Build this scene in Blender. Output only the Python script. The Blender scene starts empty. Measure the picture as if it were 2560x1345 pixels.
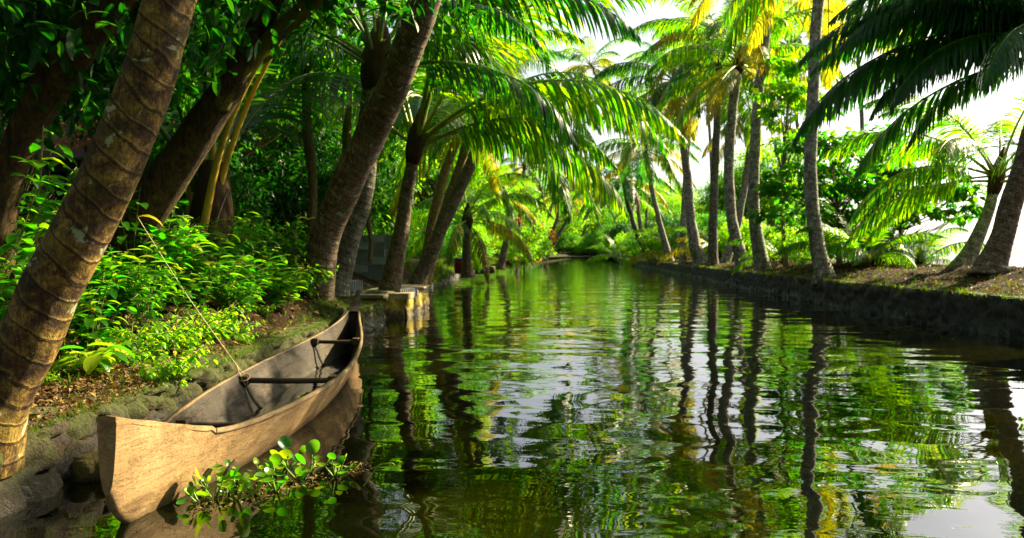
import bpy, math, random
import numpy as np
from mathutils import Vector, Matrix, noise as mn

C = bpy.data.collections.new("canal"); bpy.context.scene.collection.children.link(C)
sc = bpy.context.scene
# ------------------------------------------------------------------ camera, sky, sun
F = 1850.0; HOR = 633.0; CAMH = 1.25
PITCH = math.atan((672.5-HOR)/F)
cam = bpy.data.cameras.new("camera"); co = bpy.data.objects.new("camera", cam); C.objects.link(co)
co.location = (0, 0, CAMH); co.rotation_euler = (math.pi/2-PITCH, 0, 0)
cam.sensor_width = 36; cam.lens = 36*F/2560; cam.clip_start = .05; cam.clip_end = 9000
cam.dof.use_dof = True; cam.dof.focus_distance = 4.6; cam.dof.aperture_fstop = 3.2
sc.camera = co
SUN_EL, SUN_AZ = math.radians(34), math.radians(58)      # azimuth clockwise from +Y
SD = Vector((math.sin(SUN_AZ)*math.cos(SUN_EL), math.cos(SUN_AZ)*math.cos(SUN_EL), math.sin(SUN_EL)))
w = bpy.data.worlds.new("World"); sc.world = w; w.use_nodes = True
nt = w.node_tree; bg = nt.nodes["Background"]
sk = nt.nodes.new("ShaderNodeTexSky"); sk.sky_type = 'NISHITA'; sk.sun_disc = False
sk.sun_elevation = SUN_EL; sk.sun_rotation = SUN_AZ; sk.dust_density = 3; sk.air_density = 1.0; sk.ozone_density = .6
hs_ = nt.nodes.new('ShaderNodeHueSaturation'); hs_.inputs['Saturation'].default_value = .45; nt.links.new(sk.outputs[0], hs_.inputs['Color']); nt.links.new(hs_.outputs[0], bg.inputs[0]); bg.inputs[1].default_value = .05
sl = bpy.data.lights.new("sun", 'SUN'); sl.energy = 5; sl.angle = math.radians(.5); sl.color = (1, .85, .52)
so = bpy.data.objects.new("sun", sl); C.objects.link(so); so.rotation_euler = SD.to_track_quat('Z', 'Y').to_euler()
sc.view_settings.view_transform = 'Standard'; sc.view_settings.look = 'None'
sc.view_settings.gamma = 1; sc.view_settings.exposure = 2.25
cy = sc.cycles
cy.max_bounces = 6; cy.diffuse_bounces = 2; cy.glossy_bounces = 3; cy.transmission_bounces = 3; cy.transparent_max_bounces = 4
cy.sample_clamp_indirect = 6; cy.caustics_reflective = False; cy.caustics_refractive = False; cy.use_denoising = True

R = random.Random(7)
def P(px, py, d):
    """world point seen at photo pixel (px,py) at world depth y=d"""
    x = (px-1280)/F; u = (672.5-py)/F
    y = math.cos(PITCH)+u*math.sin(PITCH); z = -math.sin(PITCH)+u*math.cos(PITCH)
    return Vector((x/y*d, d, CAMH+z/y*d))
def lerp(a, b, t): return a+(b-a)*t
def sstep(a, b, x):
    t = min(1, max(0, (x-a)/(b-a))); return t*t*(3-2*t)
def nz(x, y=0, z=0): return mn.noise(Vector((x, y, z)))

# ------------------------------------------------------------------ object helpers
class MB:
    def __init__(s): s.v = []; s.f = []; s.m = []; s.a = []
    def add(s, vs, fs, m=0, a=None):
        o = len(s.v); s.v.extend(vs); s.f.extend([tuple(i+o for i in f) for f in fs]); s.m.extend([m]*len(fs))
        s.a.extend(a if a is not None else [0.0]*len(vs))
    def mesh(s, name, mats, smooth=True, attr=None):
        me = bpy.data.meshes.new(name); me.from_pydata([tuple(p) for p in s.v], [], s.f)
        for m in (mats if isinstance(mats, (list, tuple)) else [mats]): me.materials.append(m)
        me.polygons.foreach_set("material_index", s.m)
        if smooth: me.polygons.foreach_set("use_smooth", [True]*len(s.f))
        if attr:
            at = me.attributes.new(attr, 'FLOAT', 'POINT'); at.data.foreach_set("value", s.a)
        me.update(); return me
def link(name, me, parent=None, loc=(0, 0, 0), rot=(0, 0, 0), sc_=1):
    o = bpy.data.objects.new(name, me); C.objects.link(o); o.location = loc; o.rotation_euler = rot
    o.scale = (sc_,)*3 if not hasattr(sc_, '__len__') else sc_
    if parent: o.parent = parent
    return o
def tag(o, label=None, cat=None, group=None, kind=None):
    if label: o['label'] = label
    if cat: o['category'] = cat
    if group: o['group'] = group
    if kind: o['kind'] = kind
    return o
def empty(name, loc, label, cat, group=None, rz=0):
    o = bpy.data.objects.new(name, None); C.objects.link(o); o.location = loc; o.rotation_euler = (0, 0, rz)
    o.empty_display_size = .1
    return tag(o, label, cat, group)
def copy_tree(o, parent=None):
    c = o.copy(); C.objects.link(c)
    if parent: c.parent = parent
    for ch in list(o.children): copy_tree(ch, c)
    return c

# ------------------------------------------------------------------ materials
def newmat(name):
    m = bpy.data.materials.new(name); m.use_nodes = True; return m, m.node_tree, m.node_tree.nodes["Principled BSDF"]
def N(nt, t, **k):
    n = nt.nodes.new("ShaderNode"+t)
    for a, b in k.items(): setattr(n, a, b)
    return n
def ramp(nt, stops, src=None):
    r = N(nt, "ValToRGB"); el = r.color_ramp.elements
    while len(el) < len(stops): el.new(.5)
    for e, (p, c) in zip(el, stops):
        e.position = p; e.color = tuple(c)+(1,) if hasattr(c, '__len__') else (c, c, c, 1)
    if src is not None: nt.links.new(src, r.inputs[0])
    return r
def noise_(nt, scale, detail=4, rough=.6, vec=None, dist=0):
    n = N(nt, "TexNoise"); n.inputs['Scale'].default_value = scale; n.inputs['Detail'].default_value = detail
    n.inputs['Roughness'].default_value = rough; n.inputs['Distortion'].default_value = dist
    if vec is not None: nt.links.new(vec, n.inputs['Vector'])
    return n
def mixc(nt, fac, a, b, mode='MIX'):
    m = N(nt, "Mix", data_type='RGBA', blend_type=mode)
    for i, s in ((0, fac), (6, a), (7, b)):
        if hasattr(s, 'is_output'): nt.links.new(s, m.inputs[i])
        elif i: m.inputs[i].default_value = tuple(s)+(1,)
        else: m.inputs[i].default_value = s
    return m.outputs[2]
def math_(nt, op, a, b=None, clamp=False):
    m = N(nt, "Math", operation=op); m.use_clamp = clamp
    for i, s in ((0, a), (1, b)):
        if s is None: continue
        if hasattr(s, 'is_output'): nt.links.new(s, m.inputs[i])
        else: m.inputs[i].default_value = s
    return m.outputs[0]
def bump(nt, h, dist, strength=1, normal=None):
    b = N(nt, "Bump"); b.inputs['Distance'].default_value = dist; b.inputs['Strength'].default_value = strength
    nt.links.new(h, b.inputs['Height'])
    if normal is not None: nt.links.new(normal, b.inputs['Normal'])
    return b.outputs[0]

def leafmat(name, a, b, tr_a, tr_b, tfac=.45, rough=.38, spec=.45):
    m, nt, p = newmat(name)
    g = N(nt, "NewGeometry"); oi = N(nt, "ObjectInfo")
    f = math_(nt, 'FRACT', math_(nt, 'ADD', g.outputs['Random Per Island'], math_(nt, 'MULTIPLY', oi.outputs['Random'], .6)))
    f = math_(nt, 'MULTIPLY', f, f)
    nt.links.new(mixc(nt, f, a, b), p.inputs['Base Color'])
    p.inputs['Roughness'].default_value = rough; p.inputs['Specular IOR Level'].default_value = spec
    t = N(nt, "BsdfTranslucent"); nt.links.new(mixc(nt, f, tr_a, tr_b), t.inputs['Color'])
    mx = N(nt, "MixShader"); mx.inputs[0].default_value = tfac
    nt.links.new(p.outputs[0], mx.inputs[1]); nt.links.new(t.outputs[0], mx.inputs[2])
    nt.links.new(mx.outputs[0], nt.nodes["Material Output"].inputs[0])
    return m
M = {}
M['frond'] = leafmat('frond_green', (.010, .07, .001), (.08, .15, .002), (.09, .52, .001), (.62, .76, .003), .52, .4, .22)
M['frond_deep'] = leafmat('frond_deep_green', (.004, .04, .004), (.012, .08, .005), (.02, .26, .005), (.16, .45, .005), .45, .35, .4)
M['frond_yellow'] = leafmat('frond_yellow', (.09, .12, .006), (.20, .12, .010), (.50, .62, .01), (.85, .48, .01), .55, .45, .3)
M['frond_dead'] = leafmat('frond_dead', (.12, .07, .025), (.20, .12, .04), (.3, .16, .03), (.42, .26, .04), .35, .6, .2)
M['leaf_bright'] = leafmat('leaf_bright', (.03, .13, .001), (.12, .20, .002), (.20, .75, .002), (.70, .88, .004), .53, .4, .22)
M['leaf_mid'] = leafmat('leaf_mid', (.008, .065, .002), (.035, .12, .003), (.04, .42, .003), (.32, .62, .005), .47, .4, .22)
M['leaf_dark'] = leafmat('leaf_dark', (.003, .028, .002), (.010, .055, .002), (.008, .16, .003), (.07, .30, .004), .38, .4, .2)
M['leaf_gloss'] = leafmat('leaf_glossy', (.010, .085, .002), (.07, .17, .003), (.07, .55, .003), (.50, .80, .005), .42, .28, .4)
M['leaf_yellow'] = leafmat('leaf_yellow', (.16, .24, .008), (.28, .26, .01), (.5, .7, .01), (.75, .6, .01), .4, .35, .4)
M['hyacinth'] = leafmat('hyacinth_leaf', (.015, .10, .002), (.12, .18, .005), (.08, .50, .003), (.55, .62, .01), .35, .25, .5)
M['litter'] = leafmat('litter', (.05, .024, .009), (.26, .16, .055), (.2, .1, .02), (.3, .2, .03), .15, .6, .2)
M['grass'] = leafmat('grass_blade', (.03, .085, .002), (.13, .12, .004), (.09, .32, .004), (.36, .34, .004), .35, .6, .15)

def plain(name, col, rough=.6, nscale=8, var=.5, bscale=None, bdist=.004, spec=.3, stretch=None):
    m, nt, p = newmat(name); tc = N(nt, "TexCoord"); v = tc.outputs['Object']
    if stretch:
        mp = N(nt, "Mapping"); mp.inputs['Scale'].default_value = stretch; nt.links.new(v, mp.inputs[0]); v = mp.outputs[0]
    n = noise_(nt, nscale, 6, .65, v)
    lo = tuple(c*(1-var) for c in col); hi = tuple(min(1, c*(1+var)) for c in col)
    r = ramp(nt, [(.3, lo), (.7, hi)], n.outputs[0]); nt.links.new(r.outputs[0], p.inputs['Base Color'])
    p.inputs['Roughness'].default_value = rough; p.inputs['Specular IOR Level'].default_value = spec
    nb = noise_(nt, bscale or nscale*3, 6, .7, v); nt.links.new(bump(nt, nb.outputs[0], bdist), p.inputs['Normal'])
    return m
M['petiole'] = plain('petiole', (.20, .26, .02), .4, 6, .4)
M['hy_stalk'] = plain('hyacinth_stalk', (.09, .17, .012), .35, 20, .3)
M['petiole_y'] = plain('petiole_yellow', (.50, .33, .03), .4, 3, .45, stretch=(1, 1, .3))
M['petiole_dk'] = plain('petiole_dark', (.05, .09, .01), .45, 6, .4)
M['sheath'] = plain('palm_fibre', (.045, .026, .013), .85, 9, .6, 40, .01, .1, (1, 1, .3))
M['coconut'] = plain('coconut_husk', (.20, .16, .03), .5, 6, .4)
M['twig'] = plain('twig', (.16, .11, .05), .7, 12, .4)

def trunkmat(name, dark, mid, light, moss, lichen, mossamt=.45, lichamt=.62, ringdark=.65):
    m, nt, p = newmat(name); tc = N(nt, "TexCoord"); v = tc.outputs['Object']
    at = N(nt, "Attribute"); at.attribute_name = 'ph'
    wob = noise_(nt, 14, 4, .7, v)
    ph = math_(nt, 'ADD', at.outputs['Fac'], math_(nt, 'MULTIPLY', math_(nt, 'SUBTRACT', wob.outputs[0], .5), .22))
    fr = math_(nt, 'FRACT', ph)
    n1 = noise_(nt, 7, 8, .72, v, .4); n2 = noise_(nt, 60, 6, .7, v)
    base = ramp(nt, [(.34, dark), (.47, mid), (.66, light)], n1.outputs[0]).outputs[0]
    mpv = N(nt, "Mapping"); mpv.inputs['Scale'].default_value = (1, 1, .12); mpv.inputs['Rotation'].default_value = (0, -.35, 0); nt.links.new(v, mpv.inputs[0])
    nv = noise_(nt, 55, 5, .75, mpv.outputs[0], .3)
    base = mixc(nt, 1, base, ramp(nt, [(.36, .35), (.58, 1.25)], nv.outputs[0]).outputs[0], 'MULTIPLY')
    sp = ramp(nt, [(.35, .45), (.6, 1.15)], n2.outputs[0]).outputs[0]
    base = mixc(nt, 1, base, sp, 'MULTIPLY')
    nm = noise_(nt, 4.5, 7, .7, v); fm = ramp(nt, [(mossamt, 0), (mossamt+.18, 1)], nm.outputs[0]).outputs[0]
    base = mixc(nt, math_(nt, 'MULTIPLY', fm, .7), base, moss)
    nl = noise_(nt, 9, 5, .62, v, .6); fl = ramp(nt, [(lichamt, 0), (lichamt+.03, 1)], nl.outputs[0]).outputs[0]
    base = mixc(nt, math_(nt, 'MULTIPLY', fl, .8), base, lichen)
    rg = ramp(nt, [(0, ringdark), (.05, 1), (.16, .25), (.3, 0), (.9, 0), (.97, ringdark), (1, ringdark)], fr).outputs[0]
    # leaf-scar: dark groove with a worn lip
    base = mixc(nt, math_(nt, 'MULTIPLY', ramp(nt, [(0, 1), (.05, .8), (.09, 0), (.94, 0), (1, 1)], fr).outputs[0], ringdark), base, tuple(c*.25 for c in dark))
    lip = ramp(nt, [(.08, 0), (.12, 1), (.24, 0)], fr).outputs[0]
    base = mixc(nt, math_(nt, 'MULTIPLY', math_(nt, 'MULTIPLY', lip, n1.outputs[0]), .4), base, light)
    nt.links.new(base, p.inputs['Base Color']); p.inputs['Roughness'].default_value = .78; p.inputs['Specular IOR Level'].default_value = .25
    vs = N(nt, "TexVoronoi"); vs.inputs['Scale'].default_value = 45; nt.links.new(v, vs.inputs['Vector'])
    h = math_(nt, 'ADD', math_(nt, 'MULTIPLY', n2.outputs[0], .8), math_(nt, 'MULTIPLY', lip, .4))
    h = math_(nt, 'ADD', h, math_(nt, 'MULTIPLY', n1.outputs[0], 1.5))
    nt.links.new(bump(nt, h, .008), p.inputs['Normal'])
    return m
M['trunk_near'] = trunkmat('trunk_near', (.008, .004, .0015), (.062, .030, .008), (.32, .20, .04), (.13, .10, .008), (.30, .32, .20), .5, .62, .85)
M['trunk_mid'] = trunkmat('trunk_mid', (.035, .022, .013), (.13, .08, .048), (.26, .19, .125), (.07, .10, .02), (.26, .28, .20), .55, .60, .5)
M['trunk_dark'] = trunkmat('trunk_dark', (.025, .02, .014), (.09, .075, .05), (.22, .19, .14), (.08, .11, .04), (.38, .4, .33), .56, .62, .7)
M['trunk_grey'] = trunkmat('trunk_grey', (.05, .042, .032), (.17, .145, .115), (.44, .41, .34), (.13, .15, .05), (.5, .5, .42), .58, .6, .6)
M['trunk_orange'] = trunkmat('trunk_orange', (.09, .055, .02), (.24, .15, .05), (.38, .27, .12), (.22, .15, .012), (.4, .4, .32), .45, .62, .5)

def barkmat(name, dark, light, moss, mossamt):
    m, nt, p = newmat(name); tc = N(nt, "TexCoord")
    mp = N(nt, "Mapping"); mp.inputs['Scale'].default_value = (1, 1, .28); nt.links.new(tc.outputs['Object'], mp.inputs[0])
    n1 = noise_(nt, 22, 8, .75, mp.outputs[0], .8); n2 = noise_(nt, 5, 6, .7, tc.outputs['Object'])
    base = ramp(nt, [(.35, dark), (.65, light)], n1.outputs[0]).outputs[0]
    base = mixc(nt, ramp(nt, [(mossamt, 0), (mossamt+.15, .85)], n2.outputs[0]).outputs[0], base, moss)
    nt.links.new(base, p.inputs['Base Color']); p.inputs['Roughness'].default_value = .85; p.inputs['Specular IOR Level'].default_value = .15
    nt.links.new(bump(nt, n1.outputs[0], .07), p.inputs['Normal']); return m
M['bark'] = barkmat('rough_bark', (.008, .005, .003), (.13, .08, .03), (.16, .15, .015), .56)
M['bark_pale'] = barkmat('pale_bark', (.10, .07, .05), (.38, .30, .22), (.15, .17, .02), .60)
M['bark_moss'] = barkmat('mossy_bark', (.05, .04, .01), (.22, .17, .05), (.24, .23, .02), .42)
M['bark_thin'] = barkmat('thin_bark', (.05, .035, .015), (.22, .16, .07), (.14, .16, .02), .5)

def groundmat():
    m, nt, p = newmat('bank_soil'); tc = N(nt, "TexCoord"); v = tc.outputs['Object']
    at = N(nt, "Attribute"); at.attribute_name = 'moss'
    n1 = noise_(nt, 3, 8, .7, v); n2 = noise_(nt, 26, 6, .75, v); n3 = noise_(nt, 1.6, 5, .65, v)
    soil = ramp(nt, [(.35, (.006, .003, .001)), (.5, (.020, .011, .005)), (.70, (.065, .036, .014))], n2.outputs[0]).outputs[0]
    mossc = ramp(nt, [(.38, (.003, .009, .001)), (.65, (.040, .058, .002))], n2.outputs[0]).outputs[0]
    f = math_(nt, 'ADD', math_(nt, 'MULTIPLY', at.outputs['Fac'], .55), math_(nt, 'SUBTRACT', n3.outputs[0], .30))
    f = ramp(nt, [(.36, 0), (.5, 1)], f).outputs[0]
    nt.links.new(mixc(nt, f, soil, mossc), p.inputs['Base Color'])
    p.inputs['Roughness'].default_value = .95; p.inputs['Specular IOR Level'].default_value = .1
    h = math_(nt, 'ADD', n2.outputs[0], n1.outputs[0]); nt.links.new(bump(nt, h, .05), p.inputs['Normal']); return m
M['soil'] = groundmat()
def stonemat(name, dark, mid, moss, amt, wet=.16):
    m, nt, p = newmat(name); tc = N(nt, "TexCoord"); v = tc.outputs['Object']
    n1 = noise_(nt, 6, 8, .7, v); n2 = noise_(nt, 40, 6, .7, v)
    base = mixc(nt, .6, ramp(nt, [(.3, dark), (.68, mid)], n1.outputs[0]).outputs[0], ramp(nt, [(.3, .35), (.7, 1.2)], n2.outputs[0]).outputs[0], 'MULTIPLY')
    g = N(nt, "NewGeometry"); sx = N(nt, "SeparateXYZ"); nt.links.new(g.outputs['Position'], sx.inputs[0])
    hz = math_(nt, 'MULTIPLY', sx.outputs['Z'], .75)
    n3 = noise_(nt, 3.2, 6, .7, v)
    f = ramp(nt, [(amt, 0), (amt+.15, 1)], math_(nt, 'ADD', hz, n3.outputs[0])).outputs[0]
    mc = mixc(nt, n2.outputs[0], tuple(c*.35 for c in moss), tuple(min(1, c*1.5) for c in moss))
    base = mixc(nt, f, base, mc)
    # wet band with a tide line just above the water
    wetf = ramp(nt, [(0, .35), (wet, .45), (wet+.06, 1)], math_(nt, 'ADD', sx.outputs['Z'], math_(nt, 'MULTIPLY', n3.outputs[0], .08))).outputs[0]
    base = mixc(nt, 1, base, wetf, 'MULTIPLY')
    nt.links.new(base, p.inputs['Base Color'])
    rr = ramp(nt, [(0, .25), (1, .9)], wetf).outputs[0]; nt.links.new(rr, p.inputs['Roughness'])
    h = math_(nt, 'ADD', math_(nt, 'MULTIPLY', n2.outputs[0], .6), n1.outputs[0]); nt.links.new(bump(nt, h, .07), p.inputs['Normal']); return m
M['stone'] = stonemat('mossy_stone', (.010, .006, .003), (.05, .027, .009), (.048, .056, .001), .58)
M['stone_right'] = stonemat('dark_stone', (.02, .018, .016), (.09, .085, .08), (.17, .16, .015), .93)
M['slab'] = plain('landing_concrete', (.26, .20, .12), .85, 5, .4, 30, .01)
M['slab_moss'] = stonemat('landing_side', (.16, .10, .03), (.42, .30, .08), (.42, .32, .02), .6)
M['block'] = plain('concrete_block', (.20, .21, .23), .9, 10, .25, 60, .004)

def watermat():
    m, nt, p = newmat('canal_water'); tc = N(nt, "TexCoord"); v = tc.outputs['Object']
    n0 = noise_(nt, .5, 3, .5, v)
    nt.links.new(ramp(nt, [(.40, (.0008, .0018, .0001)), (.70, (.0075, .007, .0002))], n0.outputs[0]).outputs[0], p.inputs['Base Color'])
    p.inputs['Roughness'].default_value = .015; p.inputs['IOR'].default_value = 1.5
    p.inputs['Specular IOR Level'].default_value = .95
    mp = N(nt, "Mapping"); mp.inputs['Scale'].default_value = (.75, 1.25, 1); mp.inputs['Rotation'].default_value = (0, 0, .25); nt.links.new(v, mp.inputs[0])
    a = noise_(nt, 1.7, 1, .5, mp.outputs[0], .7); b = noise_(nt, 6.5, 2, .5, mp.outputs[0], .5); c = noise_(nt, .75, 1, .5, mp.outputs[0], .3)
    # calm and breezy patches
    k = ramp(nt, [(.38, .25), (.62, 1)], noise_(nt, .33, 2, .5, v).outputs[0]).outputs[0]
    h = math_(nt, 'ADD', math_(nt, 'MULTIPLY', a.outputs[0], .0105), math_(nt, 'MULTIPLY', math_(nt, 'MULTIPLY', b.outputs[0], .0019), k))
    h = math_(nt, 'ADD', h, math_(nt, 'MULTIPLY', c.outputs[0], .034))
    nt.links.new(bump(nt, h, 1, .8), p.inputs['Normal']); return m
M['water'] = watermat()

def woodmat(name, dark, mid, light, ext):
    m, nt, p = newmat(name); tc = N(nt, "TexCoord"); v = tc.outputs['Object']
    mp = N(nt, "Mapping"); mp.inputs['Scale'].default_value = (1, .12, 1); nt.links.new(v, mp.inputs[0])
    n1 = noise_(nt, 30, 8, .7, mp.outputs[0], .5); n2 = noise_(nt, 2.6, 8, .72, v, .4); n3 = noise_(nt, 70, 5, .7, v)
    base = ramp(nt, [(.3, dark), (.5, mid), (.7, light)], math_(nt, 'ADD', math_(nt, 'MULTIPLY', n1.outputs[0], .25), math_(nt, 'MULTIPLY', n2.outputs[0], .75))).outputs[0]
    base = mixc(nt, 1, base, ramp(nt, [(.32, .6), (.5, 1.05)], n3.outputs[0]).outputs[0], 'MULTIPLY')
    # knot and damp stains
    st = noise_(nt, 9, 3, .5, mp.outputs[0]); base = mixc(nt, ramp(nt, [(.66, 0), (.72, .75)], st.outputs[0]).outputs[0], base, dark)
    # thin long cracks
    mp2 = N(nt, "Mapping"); mp2.inputs['Scale'].default_value = (2, .35, 5); nt.links.new(v, mp2.inputs[0])
    ck = N(nt, "TexVoronoi"); ck.feature = 'DISTANCE_TO_EDGE'; ck.inputs['Scale'].default_value = 1.6; nt.links.new(mp2.outputs[0], ck.inputs['Vector'])
    dk = noise_(nt, 6, 5, .7, mp2.outputs[0])
    mx = N(nt, "VectorMath", operation='ADD'); nt.links.new(mp2.outputs[0], mx.inputs[0]); nt.links.new(dk.outputs[1], mx.inputs[1]); nt.links.new(mx.outputs[0], ck.inputs['Vector'])
    crk = ramp(nt, [(0, 1), (.006, 0)], ck.outputs[0]).outputs[0]
    base = mixc(nt, math_(nt, 'MULTIPLY', crk, .4), base, tuple(c*.3 for c in dark))
    g = N(nt, "NewGeometry"); sx = N(nt, "SeparateXYZ"); nt.links.new(g.outputs['Position'], sx.inputs[0])
    if ext:
        wf = ramp(nt, [(0, .3), (.03, .45), (.10, 1)], math_(nt, 'ADD', sx.outputs['Z'], math_(nt, 'MULTIPLY', n2.outputs[0], .05))).outputs[0]
        base = mixc(nt, 1, base, wf, 'MULTIPLY')
    nt.links.new(base, p.inputs['Base Color']); p.inputs['Roughness'].default_value = .68; p.inputs['Specular IOR Level'].default_value = .25
    h = math_(nt, 'ADD', math_(nt, 'MULTIPLY', n3.outputs[0], .5), n1.outputs[0]); h = math_(nt, 'SUBTRACT', h, math_(nt, 'MULTIPLY', crk, 1.5))
    nt.links.new(bump(nt, h, .006), p.inputs['Normal']); return m
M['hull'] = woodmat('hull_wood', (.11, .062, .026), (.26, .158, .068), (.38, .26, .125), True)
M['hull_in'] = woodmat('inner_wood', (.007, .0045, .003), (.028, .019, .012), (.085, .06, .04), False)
M['rim'] = woodmat('rim_wood', (.06, .035, .016), (.15, .095, .045), (.24, .16, .08), False)
M['thwart'] = woodmat('thwart_wood', (.02, .012, .008), (.06, .038, .024), (.10, .07, .045), False)

# ------------------------------------------------------------------ terrain
LE = [(-12, -2.9), (2, -2.62), (3.6, -2.50), (5.5, -2.40), (8, -2.42), (13.2, -2.34), (13.9, -3.0), (17, -3.0), (40, -3.05), (80, -1.7), (136, 3.7), (193, 12.5), (240, 19), (250, 30), (262, 90), (900, 90)]
RE = [(-12, 7.0), (10.65, 7.35), (17.5, 7.6), (30.8, 8.66), (59, 11.5), (85, 13.6), (154, 19), (240, 27), (300, 34)]
def itp(tab, x):
    for (a, b), (c, d) in zip(tab, tab[1:]):
        if x <= c: return lerp(b, d, max(0, (x-a)/(c-a)))
    return tab[-1][1]
def xl(y): return itp(LE, y)+.05*nz(y*.9)+.03*nz(y*3.1, 5)
def xr(y): return itp(RE, y)+.06*nz(y*.7, 9)+.03*nz(y*2.3, 3)
PRL = [(0, .34), (.2, .37), (.45, .48), (.8, .68), (1.3, .84), (3, .98), (10, 1.2), (40, 1.9), (120, 3)]
def hl(x, y):
    s = max(0, xl(y)-x)
    z = itp(PRL, s) if y > 1 else itp(PRL, s)
    near = sstep(7.5, 4.0, y) if False else 1-sstep(4.5, 8, y)
    z = lerp(z, itp([(0, .33), (.5, .36), (1.2, .46), (2.5, .62), (6, .9), (40, 1.9), (120, 3)], s), near)
    z += .05*nz(x*1.3, y*1.3)*min(1, s*3)+.02*nz(x*5, y*5)
    for bx, by, bh, br in ((-2.85, 10.5, .30, .55), (-3.0, 12.1, .12, .5)):
        z += bh*math.exp(-((x-bx)**2+(y-by)**2)/br**2)
    return z
def wr(y): return itp([(0, 5), (45, 7.5), (80, 25), (240, 40), (300, 40)], y)
def hr(x, y):
    s = max(0, x-xr(y)); W = wr(y)
    z = itp([(0, .58), (.3, .64), (1.0, .76), (1.9, .90), (max(2.2, W*.62), .92), (W, -.5), (W+5, -.6)], s)
    z += (.09*nz(x*.9, y*.9, 2)+.035*nz(x*3.4, y*3.4)+.02*nz(x*9, y*9))*min(1, s*2)
    if s > .8: z += .10*max(0, nz(x*1.6, y*1.1, 7))
    return z
def grid(name, us, vs, fn, mat, label_kind, attrf=None):
    b = MB(); V = [fn(u, v) for u in us for v in vs]; n = len(vs)
    Fc = [(i*n+j, i*n+j+1, (i+1)*n+j+1, (i+1)*n+j) for i in range(len(us)-1) for j in range(n-1)]
    b.add(V, Fc, 0, [attrf(u, v) for u in us for v in vs] if attrf else None)
    return link(name, b.mesh(name, mat, True, 'moss' if attrf else None))
def steps(a, b, d0, g):
    r = [a]; d = d0
    while r[-1] < b: r.append(r[-1]+d); d *= g
    return r
ys = list(np.arange(-12, 1.5, .6))+list(np.arange(1.5, 15, .07))+steps(15.05, 700, .12, 1.03)
ss = [0]+list(np.arange(.05, 3, .07))+steps(3.05, 110, .15, 1.15)
tag(grid('left_bank', ys, ss[::-1], lambda y, s: (xl(y)-s, y, hl(xl(y)-s, y)), M['soil'], None,
    lambda y, s: max(0, 1-s/.5)*.9+.15*(y > 16)+.25*(y > 40)), kind='structure')
ys2 = list(np.arange(-12, 8, .5))+list(np.arange(8, 40, .14))+steps(40.1, 300, .3, 1.03)
def rfn(y, t):
    s = t*wr(y)*1.12; x = xr(y)+s; return (x, y, hr(x, y))
ts = list(np.linspace(0, .5, 40))+list(np.linspace(.53, 1, 14))
tag(grid('right_bank', ys2, ts, rfn, M['soil'], None, lambda y, t: max(0, 1-t*wr(y)/.45)*.75+.25*(y > 50)), kind='structure')
# water: one sheet to the horizon, for the canal and the lake beyond
b = MB(); b.add([(-4000, -60, 0), (4000, -60, 0), (4000, 6000, 0), (-4000, 6000, 0)], [(0, 1, 2, 3)])
tag(link('water', b.mesh('water', M['water'], False)), kind='structure')
b = MB(); b.add([(-4000, -60, -1.1), (4000, -60, -1.1), (4000, 6000, -1.1), (-4000, 6000, -1.1)], [(0, 1, 2, 3)])
tag(link('canal_bed', b.mesh('canal_bed', M['soil'], False)), kind='structure')

# retaining walls: displaced stone faces
def stone_disp(u, v, sc=.24):
    p = Vector((u/sc, v/(sc*.62), 3.7)); p += Vector((nz(u*2, v*2), nz(u*2, v*2, 9), 0))*.5
    d = mn.voronoi(p)[0]; return min(.22, (d[1]-d[0]))*2.2*(.8+.5*nz(u*4, v*4, 2))
def wall(name, y0, y1, dy, edge, side, ztop, zbot, batter, amp, mat, lab, n=22, lip=.05):
    b = MB(); U = np.arange(y0, y1+dy/2, dy); V = []
    for y in U:
        xe = edge(y)
        for j in range(n+3):
            if j < n:
                t = j/(n-1); z = lerp(zbot, ztop(y), t)
                dd = stone_disp(y, z)*amp*2+amp*.6*nz(y*6, z*6)+.35*amp*nz(y*17, z*17)
                x = xe+side*(batter*(1-t)+dd-amp*.3)
                if j == n-1: x -= side*.03
            else:
                k = j-n+1; x = xe-side*(.05+.1*k); z = ztop(y)+.012-.035*(k == 3)+.015*nz(y*8, k)
            V.append((x, y, z))
    m = n+3
    Fc = [(i*m+j, i*m+j+1, (i+1)*m+j+1, (i+1)*m+j) for i in range(len(U)-1) for j in range(m-1)]
    b.add(V, Fc); me = b.mesh(name, mat)
    return tag(link(name, me), lab, 'wall')
wall('retaining_wall', 1.2, 13.35, .02, xl, 1, lambda y: hl(xl(y), y)+.02, -.5, .14, .065, M['stone'], 'low mossy stone wall along the near left bank behind the canoe', 44)
wall('retaining_wall', 13.35, 60, .10, xl, 1, lambda y: hl(xl(y), y)+.03, -.7, .12, .07, M['stone'], 'mossy stone wall under the leaning palms beyond the landing', 14)
wall('retaining_wall', -6, 105, .10, xr, -1, lambda y: hr(xr(y), y)+.02, -.7, .06, .085, M['stone_right'], 'long dark stone embankment wall along the right bank', 18)

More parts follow.
